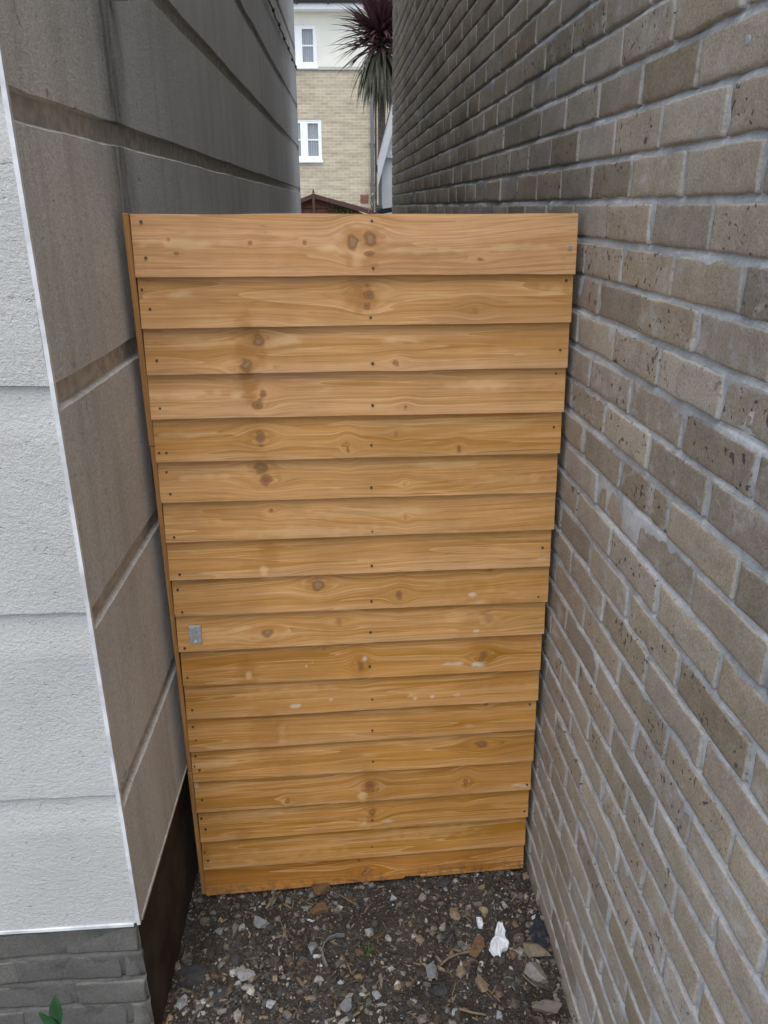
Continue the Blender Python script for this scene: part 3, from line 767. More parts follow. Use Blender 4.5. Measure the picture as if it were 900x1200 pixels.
ST = [
 ('brick_fragment', 625, 1117, 40, 26, TAN, 'tan_brick_rubble', 'largest tan broken brick, lying against the brick wall foot', 'brick', .7, 1, -.35),
 ('concrete_lump', 627, 1141, 28, 30, (.27, .25, .22), 'concrete_rubble', 'rounded grey concrete lump just below the tan broken brick', 'rubble', .8, 2, .2),
 ('rubble_lump', 641, 1181, 38, 30, (.20, .165, .14), 'mottled_rubble', 'mottled grey brown rubble lump lowest at the brick wall', 'rubble', .7, 3, .1),
 ('stone', 564, 1149, 14, 27, (.27, .20, .135), 'tan_stone', 'long flat tan stone standing upright below the white plaster flake', 'stone', .6, 4, .25),
 ('stone', 540, 1138, 12, 16, (.30, .24, .17), 'tan_stone', 'small rounded tan stone just right of the dead leaf stalk', 'stone', .7, 5, 0),
 ('stone', 507, 1136, 19, 24, (.24, .25, .255), 'grey_stone', 'bluish grey wedge of stone at the end of the leaf stalk', 'stone', .5, 6, .4),
 ('stone', 533, 1069, 12, 20, (.22, .19, .16), 'tan_stone', 'upright brownish stone near the gate, left of the white plaster', 'stone', .6, 7, 0),
 ('stone', 567, 1069, 12, 13, (.40, .31, .19), 'ochre_stone', 'yellow ochre stone with a pale top above the white plaster flake', 'stone', .8, 8, 0),
 ('stone', 284, 1140, 30, 22, (.36, .365, .37), 'pale_grey_stone', 'large pale grey broken stone left of centre on the soil', 'stone', .6, 9, -.1),
 ('stone', 213, 1172, 13, 24, (.36, .345, .31), 'pale_grey_stone', 'pale triangular stone beside the dark plinth', 'stone', .5, 10, -.2),
 ('stone', 306, 1082, 17, 20, (.19, .18, .165), 'grey_stone', 'grey tilted block of stone under the left half of the gate', 'stone', .7, 11, .5),
 ('stone', 283, 1086, 10, 11, (.40, .38, .34), 'pale_grey_stone', 'small cream stone left of the grey tilted block', 'stone', .8, 12, 0),
 ('stone', 366, 1111, 14, 15, (.25, .235, .21), 'grey_stone', 'squarish grey stone touching the left of the curved plastic strip', 'stone', .7, 13, 0),
 ('stone', 433, 1089, 11, 12, (.36, .34, .30), 'pale_grey_stone', 'cream squared stone above the grass tuft', 'stone', .8, 14, .3),
 ('stone', 419, 1143, 9, 8, (.26, .17, .08), 'orange_stone', 'small round ochre stone below the grass tuft', 'stone', .8, 15, 0),
 ('stone', 443, 1166, 14, 14, (.40, .39, .37), 'pale_grey_stone', 'pale whitish chipped stone near the bottom centre', 'stone', .7, 16, 0),
 ('stone', 405, 1179, 16, 24, (.27, .265, .255), 'grey_stone', 'tall grey stone at the bottom, left of the pale chipped stone', 'stone', .6, 17, -.3),
 ('stone', 318, 1177, 12, 12, (.40, .385, .35), 'pale_grey_stone', 'round cream stone at the bottom left of centre', 'stone', .7, 18, 0),
 ('stone', 399, 1151, 9, 8, (.42, .41, .38), 'pale_grey_stone', 'small oval whitish stone left of the small ochre stone', 'stone', .7, 19, 0),
 ('stone', 363, 1170, 13, 8, (.36, .31, .24), 'tan_stone', 'long buff stone lying flat between two pale stones', 'stone', .7, 20, .2),
 ('stone', 460, 1051, 11, 11, (.34, .325, .29), 'pale_grey_stone', 'round cream stone close under the bottom board of the gate', 'stone', .7, 21, 0),
 ('stone', 402, 1124, 9, 9, (.20, .16, .13), 'tan_stone', 'small brown stone inside the curve of the plastic strip', 'stone', .8, 22, 0),
 ('brick_fragment', 374, 1043, 24, 22, (.17, .105, .05), 'brown_brick_rubble', 'dark brown brick piece half hidden beneath the gate', 'brick', .7, 23, 0),
 ('brick_fragment', 373, 1064, 22, 16, (.12, .085, .07), 'brown_brick_rubble', 'dull reddish brown brick piece in front of the gate', 'brick', .7, 24, .2),
 ('stone', 585, 1187, 9, 15, (.30, .28, .25), 'pale_grey_stone', 'narrow pale stone at the bottom right of the thick twig', 'stone', .6, 25, .1),
 ('stone', 585, 1160, 12, 18, (.17, .12, .10), 'red_stone', 'dull reddish stone right of the long flat tan stone', 'stone', .7, 26, .1),
 ('stone', 533, 1183, 10, 12, (.42, .42, .42), 'pale_grey_stone', 'white stone at the left tip of the thick twig', 'stone', .7, 27, .4),
 ('stone', 550, 1062, 8, 8, (.40, .39, .37), 'pale_grey_stone', 'tiny pale stone near the gate, left of the ochre stone', 'stone', .7, 28, 0),
 ('stone', 591, 1058, 8, 10, (.34, .33, .31), 'pale_grey_stone', 'pale stone by the gate above the white plaster flake', 'stone', .7, 29, 0),
 ('stone', 255, 1088, 11, 9, (.24, .235, .225), 'grey_stone', 'small grey stone under the left end of the gate', 'stone', .7, 30, 0),
 ('slate_piece', 250, 1162, 40, 30, DARK, 'dark_slate', 'dark slate shard lying flat near the large pale stone', 'slate', .16, 31, .6),
 ('slate_piece', 222, 1138, 40, 44, (.045, .043, .042), 'dark_slate', 'biggest black slate sheet beside the dark plinth', 'slate', .12, 32, .2),
 ('slate_piece', 515, 1157, 24, 22, (.05, .052, .058), 'dark_slate', 'dark slate chip below the bluish grey wedge', 'slate', .25, 33, .9),
 ('slate_piece', 520, 1033, 26, 14, (.075, .08, .085), 'dark_slate', 'bluish slate chip directly under the right part of the gate', 'slate', .4, 34, .1),
 ('slate_piece', 629, 1090, 22, 60, (.035, .038, .05), 'blue_slate', 'long dark bluish slate strip along the brick wall foot', 'slate', .35, 35, -.06),
]
for s in ST: stone(s[0], *s[1:5], s[5], s[6], s[7], s[8], s[9], s[10], s[11])
# white plaster flakes
def flake(u, v, outline, label, mat, th=.006):
    p = at_z(u, v, .01); zg = float(gz(p.x, p.y))+.008
    bm = bmesh.new(); k = abs(at_z(u+1, v, 0).x-at_z(u, v, 0).x); ky = abs(at_z(u, v+1, 0).y-at_z(u, v, 0).y)
    n = len(outline); top, bot = [], []
    dens = []
    for i in range(n):
        a, b = outline[i], outline[(i+1) % n]
        for t in (0, .33, .66): dens.append((a[0]+(b[0]-a[0])*t+random.uniform(-.5, .5), a[1]+(b[1]-a[1])*t+random.uniform(-.5, .5)))
    for (a, b) in dens:
        top.append(bm.verts.new((a*k*.93, -b*ky*.93, th+random.uniform(-.001, .0015)))); bot.append(bm.verts.new((a*k, -b*ky, -.004)))
    c = bm.verts.new((0, 0, th+.004)); m = len(top)
    mid = [bm.verts.new((v.co.x*random.uniform(.45, .7), v.co.y*random.uniform(.45, .7), th+random.uniform(-.003, .006))) for v in top]
    for i in range(m):
        bm.faces.new((top[i], top[(i+1) % m], mid[(i+1) % m], mid[i])); bm.faces.new((mid[i], mid[(i+1) % m], c)); bm.faces.new((bot[i], bot[(i+1) % m], top[(i+1) % m], top[i]))
    bm.faces.new(bot[::-1])
    o = bm_obj('plaster_flake', bm, mat); o.location = (p.x, p.y, zg); o.rotation_euler = (.12, .05, 0)
    return tag(o, label, 'plaster')
M_PLASTER = simple('white_plaster', (.72, .74, .77), .8, .1, 60, .15, 0, .35)
flake(583, 1101, [(3, -19), (8, -17), (11, -8), (9, -2), (13, 4), (11, 11), (4, 13), (1, 20), (-6, 19), (-11, 12), (-9, 4), (-4, -1), (-1, -10)], 'large bright white torn plaster flake near the brick wall', M_PLASTER)
flake(562, 1083, [(-3, -6), (3, -5), (4, 2), (2, 6), (-2, 4)], 'small white plaster flake up and left of the large flake', M_PLASTER)
# curved strip of grey plastic
pts = [(404, 1095), (394, 1095), (385, 1099), (379, 1106), (376.5, 1114), (378, 1123), (382, 1132)]
bm = bmesh.new(); up = Vector((0, 0, 1)); rows = []
for i, (u, v) in enumerate(pts):
    p = at_z(u, v, .018); q0 = at_z(*pts[max(i-1, 0)], .018); q1 = at_z(*pts[min(i+1, 6)], .018)
    d = (q1-q0).normalized(); n = Vector((-d.y, d.x, 0))
    rows.append([bm.verts.new(p+n*a+up*b) for a, b in ((-.0012, -.010), (.0012, -.010), (.0042, .006), (.0018, .006))])
for r0, r1 in zip(rows, rows[1:]):
    for k in range(4): bm.faces.new((r0[k], r0[(k+1) % 4], r1[(k+1) % 4], r1[k]))
bm.faces.new(rows[0]); bm.faces.new(rows[-1][::-1])
tag(bm_obj('plastic_strip', bm, simple('grey_plastic', (.20, .205, .21), .45, .15, 80)), 'curved grey plastic strip curling on the soil', 'plastic strip')
# dead leaf with long stalk
M_LEAF = simple('dead_leaf', (.17, .10, .055), .75, .25, 90); M_TWIG = simple('dry_twig', (.20, .145, .09), .85, .25, 60)
lf = thing('dead_leaf', 'dead brown leaf with a long pale stalk left of the white plaster', 'leaf', at_z(557, 1113, 0))
o0 = lf.location.copy()
bm = bmesh.new()
ol = [(549, 1118), (553, 1107), (557, 1098), (563, 1095), (567, 1101), (568, 1109), (563, 1116), (558, 1123), (554, 1121)]
c = bm.verts.new(at_z(558, 1109, .016)-o0); vs = [bm.verts.new(at_z(u, v, .010+random.uniform(0, .010))-o0) for u, v in ol]
for i in range(len(vs)): bm.faces.new((vs[i], vs[(i+1) % len(vs)], c))
b = bm_obj('leaf_blade', bm, M_LEAF, lf); so = b.modifiers.new('th', 'SOLIDIFY'); so.thickness = .001
bm = bmesh.new(); tube(bm, [at_z(u, v, z)-o0 for u, v, z in ((559, 1112, .014), (550, 1115, .017), (536, 1118, .019), (525, 1123, .017), (516, 1131, .013))], [.0028, .003, .0026, .0026, .0034], 8)
bm_obj('stalk', bm, M_TWIG, lf, True)
TW = [([(538, 1181), (553, 1184), (570, 1188)], .003, 'thick pale broken twig lying flat near the bottom edge'),
      ([(328, 1078), (333, 1090), (337, 1103)], .002, 'thin tan stick pointing up the soil left of the curved strip'),
      ([(397, 1048), (410, 1055), (420, 1060)], .0018, 'pale forked twig just below the middle of the gate'),
      ([(440, 1157), (446, 1147), (447, 1140)], .001, 'fine hair thin twig right of the small ochre stone'),
      ([(312, 1065), (319, 1054), (323, 1045)], .004, 'thick splintered stick below the gate, left of its middle'),
      ([(530, 1165), (533, 1155), (534, 1148)], .0014, 'short upright twig beside the long flat tan stone'),
      ([(612, 1143), (620, 1150), (632, 1158)], .0018, 'dark twig behind the rounded concrete lump')]
for pts, r, lab in TW:
    bm = bmesh.new(); P = [at_z(u, v, .012) for u, v in pts]
    P = [p+Vector((0, 0, float(gz(p.x, p.y)))) for p in P]
    tube(bm, P, [r*1.1, r, r*.8], 7)
    if 'forked' in lab: tube(bm, [P[1], P[1]+Vector((.02, .004, .004))], [r*.8, r*.5], 6)
    tag(bm_obj('twig', bm, M_TWIG, None, True), lab, 'twig', 'twigs on the soil')
# green plants
def leafmat(name, col, spec=.3):
    t = NT(name); c = t.coord(); n = t.noise(c, 40, 4)
    return t.done(t.hsv(col+(1,), val=t.rng(n, .3, .7, .7, 1.25)), .5, t.bump(n, .2, .002), spec)
M_GRASS = leafmat('grass_green', (.07, .13, .035)); M_WEED = leafmat('weed_green', (.04, .115, .045))
def blade(bm, p, d, L, w, droop, n=5, fold=.25, side=None, oval=False):
    d = d.normalized(); side = side or d.cross(Vector((0, 0, 1))).normalized(); pr = None; pos = Vector(p)
    for i in range(n+1):
        t = i/n; ww = w*(.55+.9*t if t < .35 else (1-t)/.65*.865+.001)*.6
        if oval: ww = w*.5*max(.02, math.sin(math.pi*(t*.93+.05)))**.8
        up = side.cross(d).normalized()
        row = [bm.verts.new(pos-side*ww+up*ww*fold), bm.verts.new(pos), bm.verts.new(pos+side*ww+up*ww*fold)]
        if pr:
            bm.faces.new((pr[0], pr[1], row[1], row[0])); bm.faces.new((pr[1], pr[2], row[2], row[1]))
        pr = row; pos = pos+d*(L/n); d = (d+Vector((0, 0, -droop/n))).normalized()
p = at_z(431, 1116, 0); bm = bmesh.new()
for k in range(26):
    a = random.uniform(0, 6.28)
    blade(bm, Vector((p.x+random.uniform(-.008, .008), p.y+random.uniform(-.008, .008), float(gz(p.x, p.y)))), Vector((math.cos(a), math.sin(a), random.uniform(.5, 1.6))), random.uniform(.018, .034), .0016, .9, 4)
tag(bm_obj('grass_tuft', bm, M_GRASS), 'tiny green grass tuft growing in the soil right of the plastic strip', 'grass')
WSC = 1.8
wd = thing('weed', 'small green broad leaved weed at the foot of the grey brick plinth', 'weed', (at_y(66, 1195, 1.09).x, 1.09, -.012))
bm = bmesh.new(); tube(bm, [(0, 0, 0), (.002, -.002, .06), (0, 0, .13)], [.004, .003, .002], 8); bm_obj('stem', bm, M_WEED, wd, True)
bm = bmesh.new()
for k, (dx, dy, dz, L, z, w) in enumerate(((.22, -.1, 1.3, .062, .150, .030), (-.5, -.2, 1.1, .05, .145, .026), (.9, -.5, .9, .05, .13, .028), (-.4, -.35, .8, .085, .11, .024), (.7, -.1, .7, .08, .085, .024), (-.7, .1, .5, .09, .07, .026), (.2, -.8, .6, .085, .08, .026), (.5, -.6, .3, .09, .05, .026))):
    d = Vector((dx, dy, dz)); blade(bm, (0, 0, z), d, L, w, .7, 9, .3, Vector((1, .15, 0)).normalized() if k < 2 else None, True)
bm_obj('leaf_cluster', bm, M_WEED, wd, True); wd.scale = (.9, .9, WSC)

# ------------------------------------------------------------------ far apartment block
YB = 23.0
def brick_far():
    t = NT('yellow_brick_far'); c = t.coord()
    mp = t.n('ShaderNodeCombineXYZ'); s = t.n('ShaderNodeSeparateXYZ'); t.put(s.inputs[0], c)
    t.put(mp.inputs[0], s.outputs[0]); t.put(mp.inputs[1], s.outputs[2])
    b = t.n('ShaderNodeTexBrick'); t.put(b.inputs['Vector'], mp.outputs[0])
    b.inputs['Scale'].default_value = 1; b.inputs['Brick Width'].default_value = .225; b.inputs['Row Height'].default_value = .075
    b.inputs['Mortar Size'].default_value = .007; b.inputs['Bias'].default_value = -.1
    b.inputs['Color1'].default_value = (.37, .31, .215, 1); b.inputs['Color2'].default_value = (.45, .385, .285, 1); b.inputs['Mortar'].default_value = (.48, .44, .37, 1)
    n = t.noise(t.mapping(mp.outputs[0], (1, 5, 1)), 1.6, 4, .6)
    col = t.hsv(b.outputs['Color'], val=t.rng(n, .3, .7, .85, 1.14))
    pt = t.rng(t.noise(t.mapping(mp.outputs[0], (1, 4, 1), (7, 3, 0)), 1.3, 3), .66, .74, 0, .5)
    col = t.mix(pt, col, (.48, .44, .37))
    return t.done(col, .9, t.bump(b.outputs['Fac'], -.4, .006), .1)
M_FBRICK = brick_far(); M_CREAM = simple('cream_render', (.70, .68, .60), .9, .05, 2, .1)
M_UPVC = simple('white_upvc', (.80, .81, .82), .35, .03, 20); M_SLATE = simple('roof_slate', (.10, .10, .105), .7, .3, 6)
M_GUT = simple('black_gutter', (.03, .032, .036), .4, .1, 10); M_PIPE = simple('grey_pipe', (.16, .165, .18), .45, .1, 10)
tg = NT('window_glass'); M_GLASS = tg.done((.35, .40, .44), .04, None, .6)
tg.b.inputs['Transmission Weight'].default_value = .0; tg.b.inputs['Alpha'].default_value = .35
tc = NT('net_curtain'); cc = tc.coord(); wv = tc.n('ShaderNodeTexWave', bands_direction='X'); tc.put(wv.inputs[0], cc); wv.inputs['Scale'].default_value = 5; wv.inputs['Distortion'].default_value = 2.2; wv.inputs['Detail Scale'].default_value=.6
M_CURT = tc.done(tc.mix(wv.outputs['Fac'], (.40, .41, .43), (.64, .65, .66)), .9)
M_DARKIN = simple('dim_room', (.06, .06, .065), .9)
apt = thing('apartment_block', 'yellow brick apartment block with cream top storey seen above the gate', 'building', (0, YB, 0))
XA0, XA1 = -9.0, 9.0
zc = at_y(400, 82, YB).z; ze = at_y(400, 14, YB).z
def holes_wall(name, x0, x1, z0, z1, holes, mat, yoff=0):
    xs = sorted({x0, x1} | {h[0] for h in holes} | {h[1] for h in holes}); zs = sorted({z0, z1} | {h[2] for h in holes} | {h[3] for h in holes})
    bm = bmesh.new()
    for a, b in zip(xs, xs[1:]):
        for c_, d in zip(zs, zs[1:]):
            mx, mz = (a+b)/2, (c_+d)/2
            if any(h[0] < mx < h[1] and h[2] < mz < h[3] for h in holes): continue
            bm.faces.new([bm.verts.new(v) for v in ((a, yoff, c_), (b, yoff, c_), (b, yoff, d), (a, yoff, d))])
    for h in holes:      # reveals
        for p_, q_ in (((h[0], h[2]), (h[0], h[3])), ((h[1], h[3]), (h[1], h[2])), ((h[0], h[3]), (h[1], h[3])), ((h[1], h[2]), (h[0], h[2]))):
            bm.faces.new([bm.verts.new(v) for v in ((p_[0], yoff, p_[1]), (q_[0], yoff, q_[1]), (q_[0], yoff+.12, q_[1]), (p_[0], yoff+.12, p_[1]))])
    bmesh.ops.remove_doubles(bm, verts=bm.verts, dist=1e-5)
    me = bpy.data.meshes.new(name); bm.to_mesh(me); bm.free(); me.materials.append(mat)
    return link(bpy.data.objects.new(name, me), apt)
def win_rect(u1, v0, v1, wid=1.16):
    a = at_y(u1, v1, YB); b = at_y(u1, v0, YB); return (a.x-wid, a.x, a.z, b.z)
w_up = win_rect(371.5, 29, 77); w_lo = win_rect(377.5, 140, 187)
ups = [w_up]+[(w_up[0]+k, w_up[1]+k, w_up[2], w_up[3]) for k in (-4.2, 4.6)]
los = [w_lo]+[(w_lo[0]+k, w_lo[1]+k, w_lo[2], w_lo[3]) for k in (-4.2, 4.6)]
holes_wall('brick_storey', XA0, XA1, -.05, zc, los, M_FBRICK); holes_wall('render_storey', XA0, XA1, zc+.05, ze, ups, M_CREAM, -.004)
bm = bmesh.new(); box(bm, (XA0, -.05, zc), (XA1, .05, zc+.07)); bm_obj('string_course', bm, simple('grey_trim', (.42, .42, .40), .8), apt)
bm = bmesh.new(); box(bm, (XA0, .6, -.05), (XA1, 7, ze+.1)); bm_obj('rear_wall', bm, M_DARKIN, apt)
bm = bmesh.new(); box(bm, (XA0, .13, -.05), (XA0+.2, .6, ze)); bm_obj('end_wall', bm, M_FBRICK, apt)
bm = bmesh.new(); box(bm, (XA1-.2, .13, -.05), (XA1, .6, ze)); bm_obj('end_wall', bm, M_FBRICK, apt)
for (x0, x1, z0, z1) in ups+los:
    bm = bmesh.new(); f = .04; y0, y1 = .015, .08; mx = (x0+x1)/2+.055+.055
    box(bm, (x0, y0, z0), (x0+f, y1, z1)); box(bm, (x1-f, y0, z0), (x1, y1, z1))
    box(bm, (x0+f, y0, z0), (x1-f, y1, z0+f)); box(bm, (x0+f, y0, z1-f), (x1-f, y1, z1)); box(bm, (mx-.05, y0, z0+f), (mx+.05, y1, z1-f))
    for a, b in ((x0+f, mx-.05), (mx+.05, x1-f)):
        g_ = .048
        box(bm, (a, y0+.008, z0+f), (a+g_, y1, z1-f)); box(bm, (b-g_, y0+.008, z0+f), (b, y1, z1-f))
        box(bm, (a+g_, y0+.008, z0+f), (b-g_, y1, z0+f+g_)); box(bm, (a+g_, y0+.008, z1-f-g_), (b-g_, y1, z1-f))
        zm = (z0+z1)/2; box(bm, (a+g_, y0+.012, zm-.016), (b-g_, y1, zm+.016))
    fr = bm_obj('window', bm, M_UPVC, apt)
    bm = bmesh.new(); box(bm, (x0-.03, -.07, z0-.075), (x1+.03, .07, z0-.002)); bm_obj('sill', bm, M_UPVC, fr)
    bm = bmesh.new(); vs = [bm.verts.new(v) for v in ((x0+f, .06, z0+f), (x1-f, .06, z0+f), (x1-f, .06, z1-f), (x0+f, .06, z1-f))]; bm.faces.new(vs); bm_obj('pane', bm, M_GLASS, fr)
    bm = bmesh.new(); pr = None
    for k in range(81):
        x = x0+.02+(x1-x0-.04)*k/80; y = .17+.022*math.sin(k*1.35+math.sin(k*.3)*2)
        row = (bm.verts.new((x, y, z0-.02)), bm.verts.new((x, y, z1+.02)))
        if pr: bm.faces.new((pr[0], row[0], row[1], pr[1]))
        pr = row
    bm_obj('net_curtain', bm, M_CURT, fr, True)
bm = bmesh.new(); box(bm, (XA0, -.32, ze), (XA1, .3, ze+.02)); box(bm, (XA0, -.32, ze+.02), (XA1, -.29, ze+.17)); bm_obj('fascia', bm, M_UPVC, apt)
bm = bmesh.new(); tube(bm, [(XA0, -.38, ze+.18), (XA1, -.38, ze+.18)], .065, 12); 
for x in np.arange(XA0+.4, XA1, .8): box(bm, (x-.02, -.46, ze+.10), (x+.02, -.29, ze+.14))
bm_obj('gutter', bm, M_GUT, apt, True)
bm = bmesh.new()
for k in range(14):
    y0 = -.36+k*.26; z0 = ze+.20+k*.17
    vs = [bm.verts.new(v) for v in ((XA0-.2, y0, z0), (XA1+.2, y0, z0), (XA1+.2, y0+.30, z0+.17), (XA0-.2, y0+.30, z0+.17))]; bm.faces.new(vs)
    vs = [bm.verts.new(v) for v in ((XA0-.2, y0, z0-.03), (XA1+.2, y0, z0-.03), (XA1+.2, y0, z0), (XA0-.2, y0, z0))]; bm.faces.new(vs)
bm_obj('roof', bm, M_SLATE, apt)
xp = at_y(436.3, 180, YB).x
bm = bmesh.new(); tube(bm, [(xp, -.11, -.05), (xp, -.11, zc), (xp, -.11, ze-.25), (xp, -.36, ze+.12)], .045, 12)
for z in np.arange(.4, ze-.3, 1.0): box(bm, (xp-.07, -.13, z), (xp+.07, .0, z+.05))
bm_obj('drainpipe', bm, M_PIPE, apt, True)
xq = at_y(440.6, 180, YB).x
bm = bmesh.new(); tube(bm, [(xq, -.03, -.05), (xq, -.03, zc-.2)], .018, 8); bm_obj('cable', bm, M_BLACK, apt, True)
pv = at_y(427, 233, YB); bm = bmesh.new()
box(bm, (pv.x-.11, -.03, pv.z-.11), (pv.x+.11, .0, pv.z+.11), None, .01)
for k in range(4): box(bm, (pv.x-.09, -.045, pv.z-.085+k*.045), (pv.x+.09, -.028, pv.z-.06+k*.045))
bm_obj('air_vent', bm, simple('terracotta', (.22, .10, .07), .7), apt)

# ------------------------------------------------------------------ shed
YS = 11.0
M_SHED = plainwood('red_brown_boards', (.14, .06, .04)); M_BARGE = plainwood('red_barge', (.125, .066, .055))
ap = at_y(368, 232, YS); lft = at_y(326, 246, YS); rgt = at_y(439, 250, YS)
shed = thing('garden_shed', 'red brown wooden garden shed with a low gable behind the gate', 'shed', (ap.x, YS, 0))
xl, xr = lft.x-ap.x, rgt.x-ap.x; za, zl, zr = ap.z, lft.z, rgt.z
bm = bmesh.new(); nb = 16
for k in range(nb):
    z0 = -.02+k*(za+.02)/nb; z1 = z0+(za+.02)/nb
    def span(z):
        a = xl if z <= zl else xl*(za-z)/(za-zl); b = xr if z <= zr else xr*(za-z)/(za-zr); return a+.03, b-.03
    a0, b0 = span(z0); a1, b1 = span(z1-.002)
    if b1-a1 < .05: a1, b1 = -.01, .01
    v = [bm.verts.new(q) for q in ((a0, -.014, z0), (b0, -.014, z0), (b1, 0, z1), (a1, 0, z1))]; bm.faces.new(v)
    v2 = [bm.verts.new(q) for q in ((a0, 0, z0), (b0, 0, z0), (b0, -.014, z0), (a0, -.014, z0))]; bm.faces.new(v2)
bm_obj('gable_wall', bm, M_SHED, shed)
bm = bmesh.new(); box(bm, (xl+.04, .02, -.02), (xr-.04, 2.4, min(zl, zr)-.03)); bm_obj('side_wall', bm, M_SHED, shed)
def slope(x1, z1, h, y0, y1, mat, name):
    bm = bmesh.new(); e = .08*(1 if x1 > 0 else -1)
    x1e, z1e = x1+e, z1-(za-z1)/abs(x1)*.08
    A = [(0, y0, za), (x1e, y0, z1e), (x1e, y0, z1e+h), (0, y0, za+h)]; B = [(x, y1, z) for x, _, z in A]
    va = [bm.verts.new(q) for q in A]; vb = [bm.verts.new(q) for q in B]
    bm.faces.new(va); bm.faces.new(vb[::-1])
    for i in range(4): bm.faces.new((va[i], va[(i+1) % 4], vb[(i+1) % 4], vb[i]))
    bm_obj(name, bm, mat, shed)
slope(xl, zl-.03, .055, -.07, -.03, M_BARGE, 'barge_board'); slope(xr, zr-.03, .055, -.07, -.03, M_BARGE, 'barge_board')
M_FELT = simple('mossy_roof_felt', (.12, .06, .05), .9, .3, 5)
slope(xl, zl, .03, -.028, 2.5, M_FELT, 'roof'); slope(xr, zr, .03, -.028, 2.5, M_FELT, 'roof')
bm = bmesh.new(); box(bm, (-.017, -.1, za-.22), (.017, -.072, za+.055)); bmesh.ops.create_cone(bm, cap_ends=True, segments=8, radius1=.018, radius2=.004, depth=.05, matrix=Matrix.Translation((0, -.086, za+.085)))
bm_obj('finial', bm, M_BARGE, shed)
M_MOSS = leafmat('moss', (.09, .14, .04))
bm = bmesh.new()
pm = at_y(397, 246, YS)
for k in range(160):
    a = random.uniform(0, 6.28); blade(bm, Vector((pm.x-ap.x+random.gauss(0, .09), -.03, pm.z+random.gauss(0, .04))), Vector((math.cos(a), -.6, math.sin(a))), random.uniform(.02, .05), .012, .6, 3)
mo = bm_obj('moss_patch', bm, M_MOSS, shed); mo['kind'] = 'stuff'

# ------------------------------------------------------------------ white extension behind the brick house
YE = 9.0
M_EXT = simple('pale_grey_render', (.68, .69, .69), .9, .06, 4, .1)
e0 = at_y(447.5, 190, YE); ext = thing('white_extension', 'white house extension with sloping white roof edge at the end of the brick wall', 'building', (e0.x, YE, 0))
zE = at_y(443, 190, YE).z; zE2 = at_y(457, 136, YE).z; sl = (zE2-zE)/(at_y(457, 136, YE).x-at_y(443, 190, YE).x)
xo = at_y(442.5, 190, YE).x-e0.x
Wx = 1.6
bm = bmesh.new()
A = [(0, 0, 0), (Wx, 0, 0), (Wx, 0, zE+sl*(Wx-xo)-.02), (0, 0, zE+sl*(0-xo)-.02)]; B = [(x, 2.2, z) for x, _, z in A]
va = [bm.verts.new(q) for q in A]; vb = [bm.verts.new(q) for q in B]
bm.faces.new(va); bm.faces.new(vb[::-1])
for i in range(4): bm.faces.new((va[i], va[(i+1) % 4], vb[(i+1) % 4], vb[i]))
bm_obj('wall', bm, M_EXT, ext)
def eslab(name, xa, xb, dz0, dz1, y0, y1, mat):
    bm = bmesh.new(); A = [(xa, y0, zE+sl*(xa-xo)+dz0), (xb, y0, zE+sl*(xb-xo)+dz0), (xb, y0, zE+sl*(xb-xo)+dz1), (xa, y0, zE+sl*(xa-xo)+dz1)]; B = [(x, y1, z) for x, _, z in A]
    va = [bm.verts.new(q) for q in A]; vb = [bm.verts.new(q) for q in B]
    bm.faces.new(va); bm.faces.new(vb[::-1])
    for i in range(4): bm.faces.new((va[i], va[(i+1) % 4], vb[(i+1) % 4], vb[i]))
    return bm_obj(name, bm, mat, ext)
eslab('barge_board', xo, Wx, -.26, .02, -.12, -.09, M_UPVC); eslab('roof', xo, Wx, .021, .05, -.13, 2.3, M_SLATE); eslab('soffit', xo+.005, Wx, -.06, -.035, -.089, 0, M_UPVC)
xh = at_y(443.2, 197, YE-.05).x-e0.x; zh = at_y(443, 197, YE).z
bm = bmesh.new()
box(bm, (xh-.022, -.10, zh-.035), (xh+.026, -.03, zh+.03), None, .004); bm_obj('hopper', bm, M_GUT, ext)
xg = at_y(445.8, 235, YE-.05).x-e0.x
bm = bmesh.new(); tube(bm, [(xh, -.065, zh-.03), (xg-.004, -.065, zh-.12), (xg, -.06, zh-.3), (xg, -.06, 0)], .016, 12); bm_obj('downpipe', bm, M_PIPE, ext, True)
wp = at_y(453, 182, YE); bm = bmesh.new(); box(bm, (wp.x-e0.x-.05, -.03, wp.z-.03), (wp.x-e0.x+.4, -.002, wp.z+.03), None, .005); bm_obj('trim_board', bm, M_UPVC, ext)
# dark lean-to roof edge and grey box just over the top of the gate
lr = at_y(458, 241, 7.6); bm = bmesh.new()
A = [(lr.x-.10, 7.6, lr.z-.075), (lr.x+.5, 7.6, lr.z+.03), (lr.x+.5, 7.6, lr.z+.055), (lr.x-.10, 7.6, lr.z-.03)]; B = [(x, 8.3, z) for x, _, z in A]
va = [bm.verts.new(q) for q in A]; vb = [bm.verts.new(q) for q in B]; bm.faces.new(va); bm.faces.new(vb[::-1])
for i in range(4): bm.faces.new((va[i], va[(i+1) % 4], vb[(i+1) % 4], vb[i]))
ln = thing('lean_to', 'dark sloping lean-to roof peeping over the gate beside the brick wall', 'lean-to', (lr.x, 7.6, 0))
for v in bm.verts: v.co -= Vector((lr.x, 7.6, 0))
bm_obj('roof', bm, M_GUT, ln)
bm = bmesh.new(); box(bm, (-.04, .05, 0), (.45, .65, lr.z-.09)); bm_obj('wall', bm, M_SHED, ln)
bp = at_y(444.5, 240, 8.0); bm = bmesh.new()
box(bm, (-.028, 0, 0), (.028, .3, bp.z), None, .008); box(bm, (-.033, -.01, bp.z-.06), (.033, .31, bp.z-.02), None, .006)
o = bm_obj('utility_cabinet', bm, simple('grey_cabinet', (.12, .13, .14), .5)); o.location = (bp.x, 8.0, 0); tag(o, 'narrow grey cabinet behind the gate beside the lean-to roof', 'cabinet')

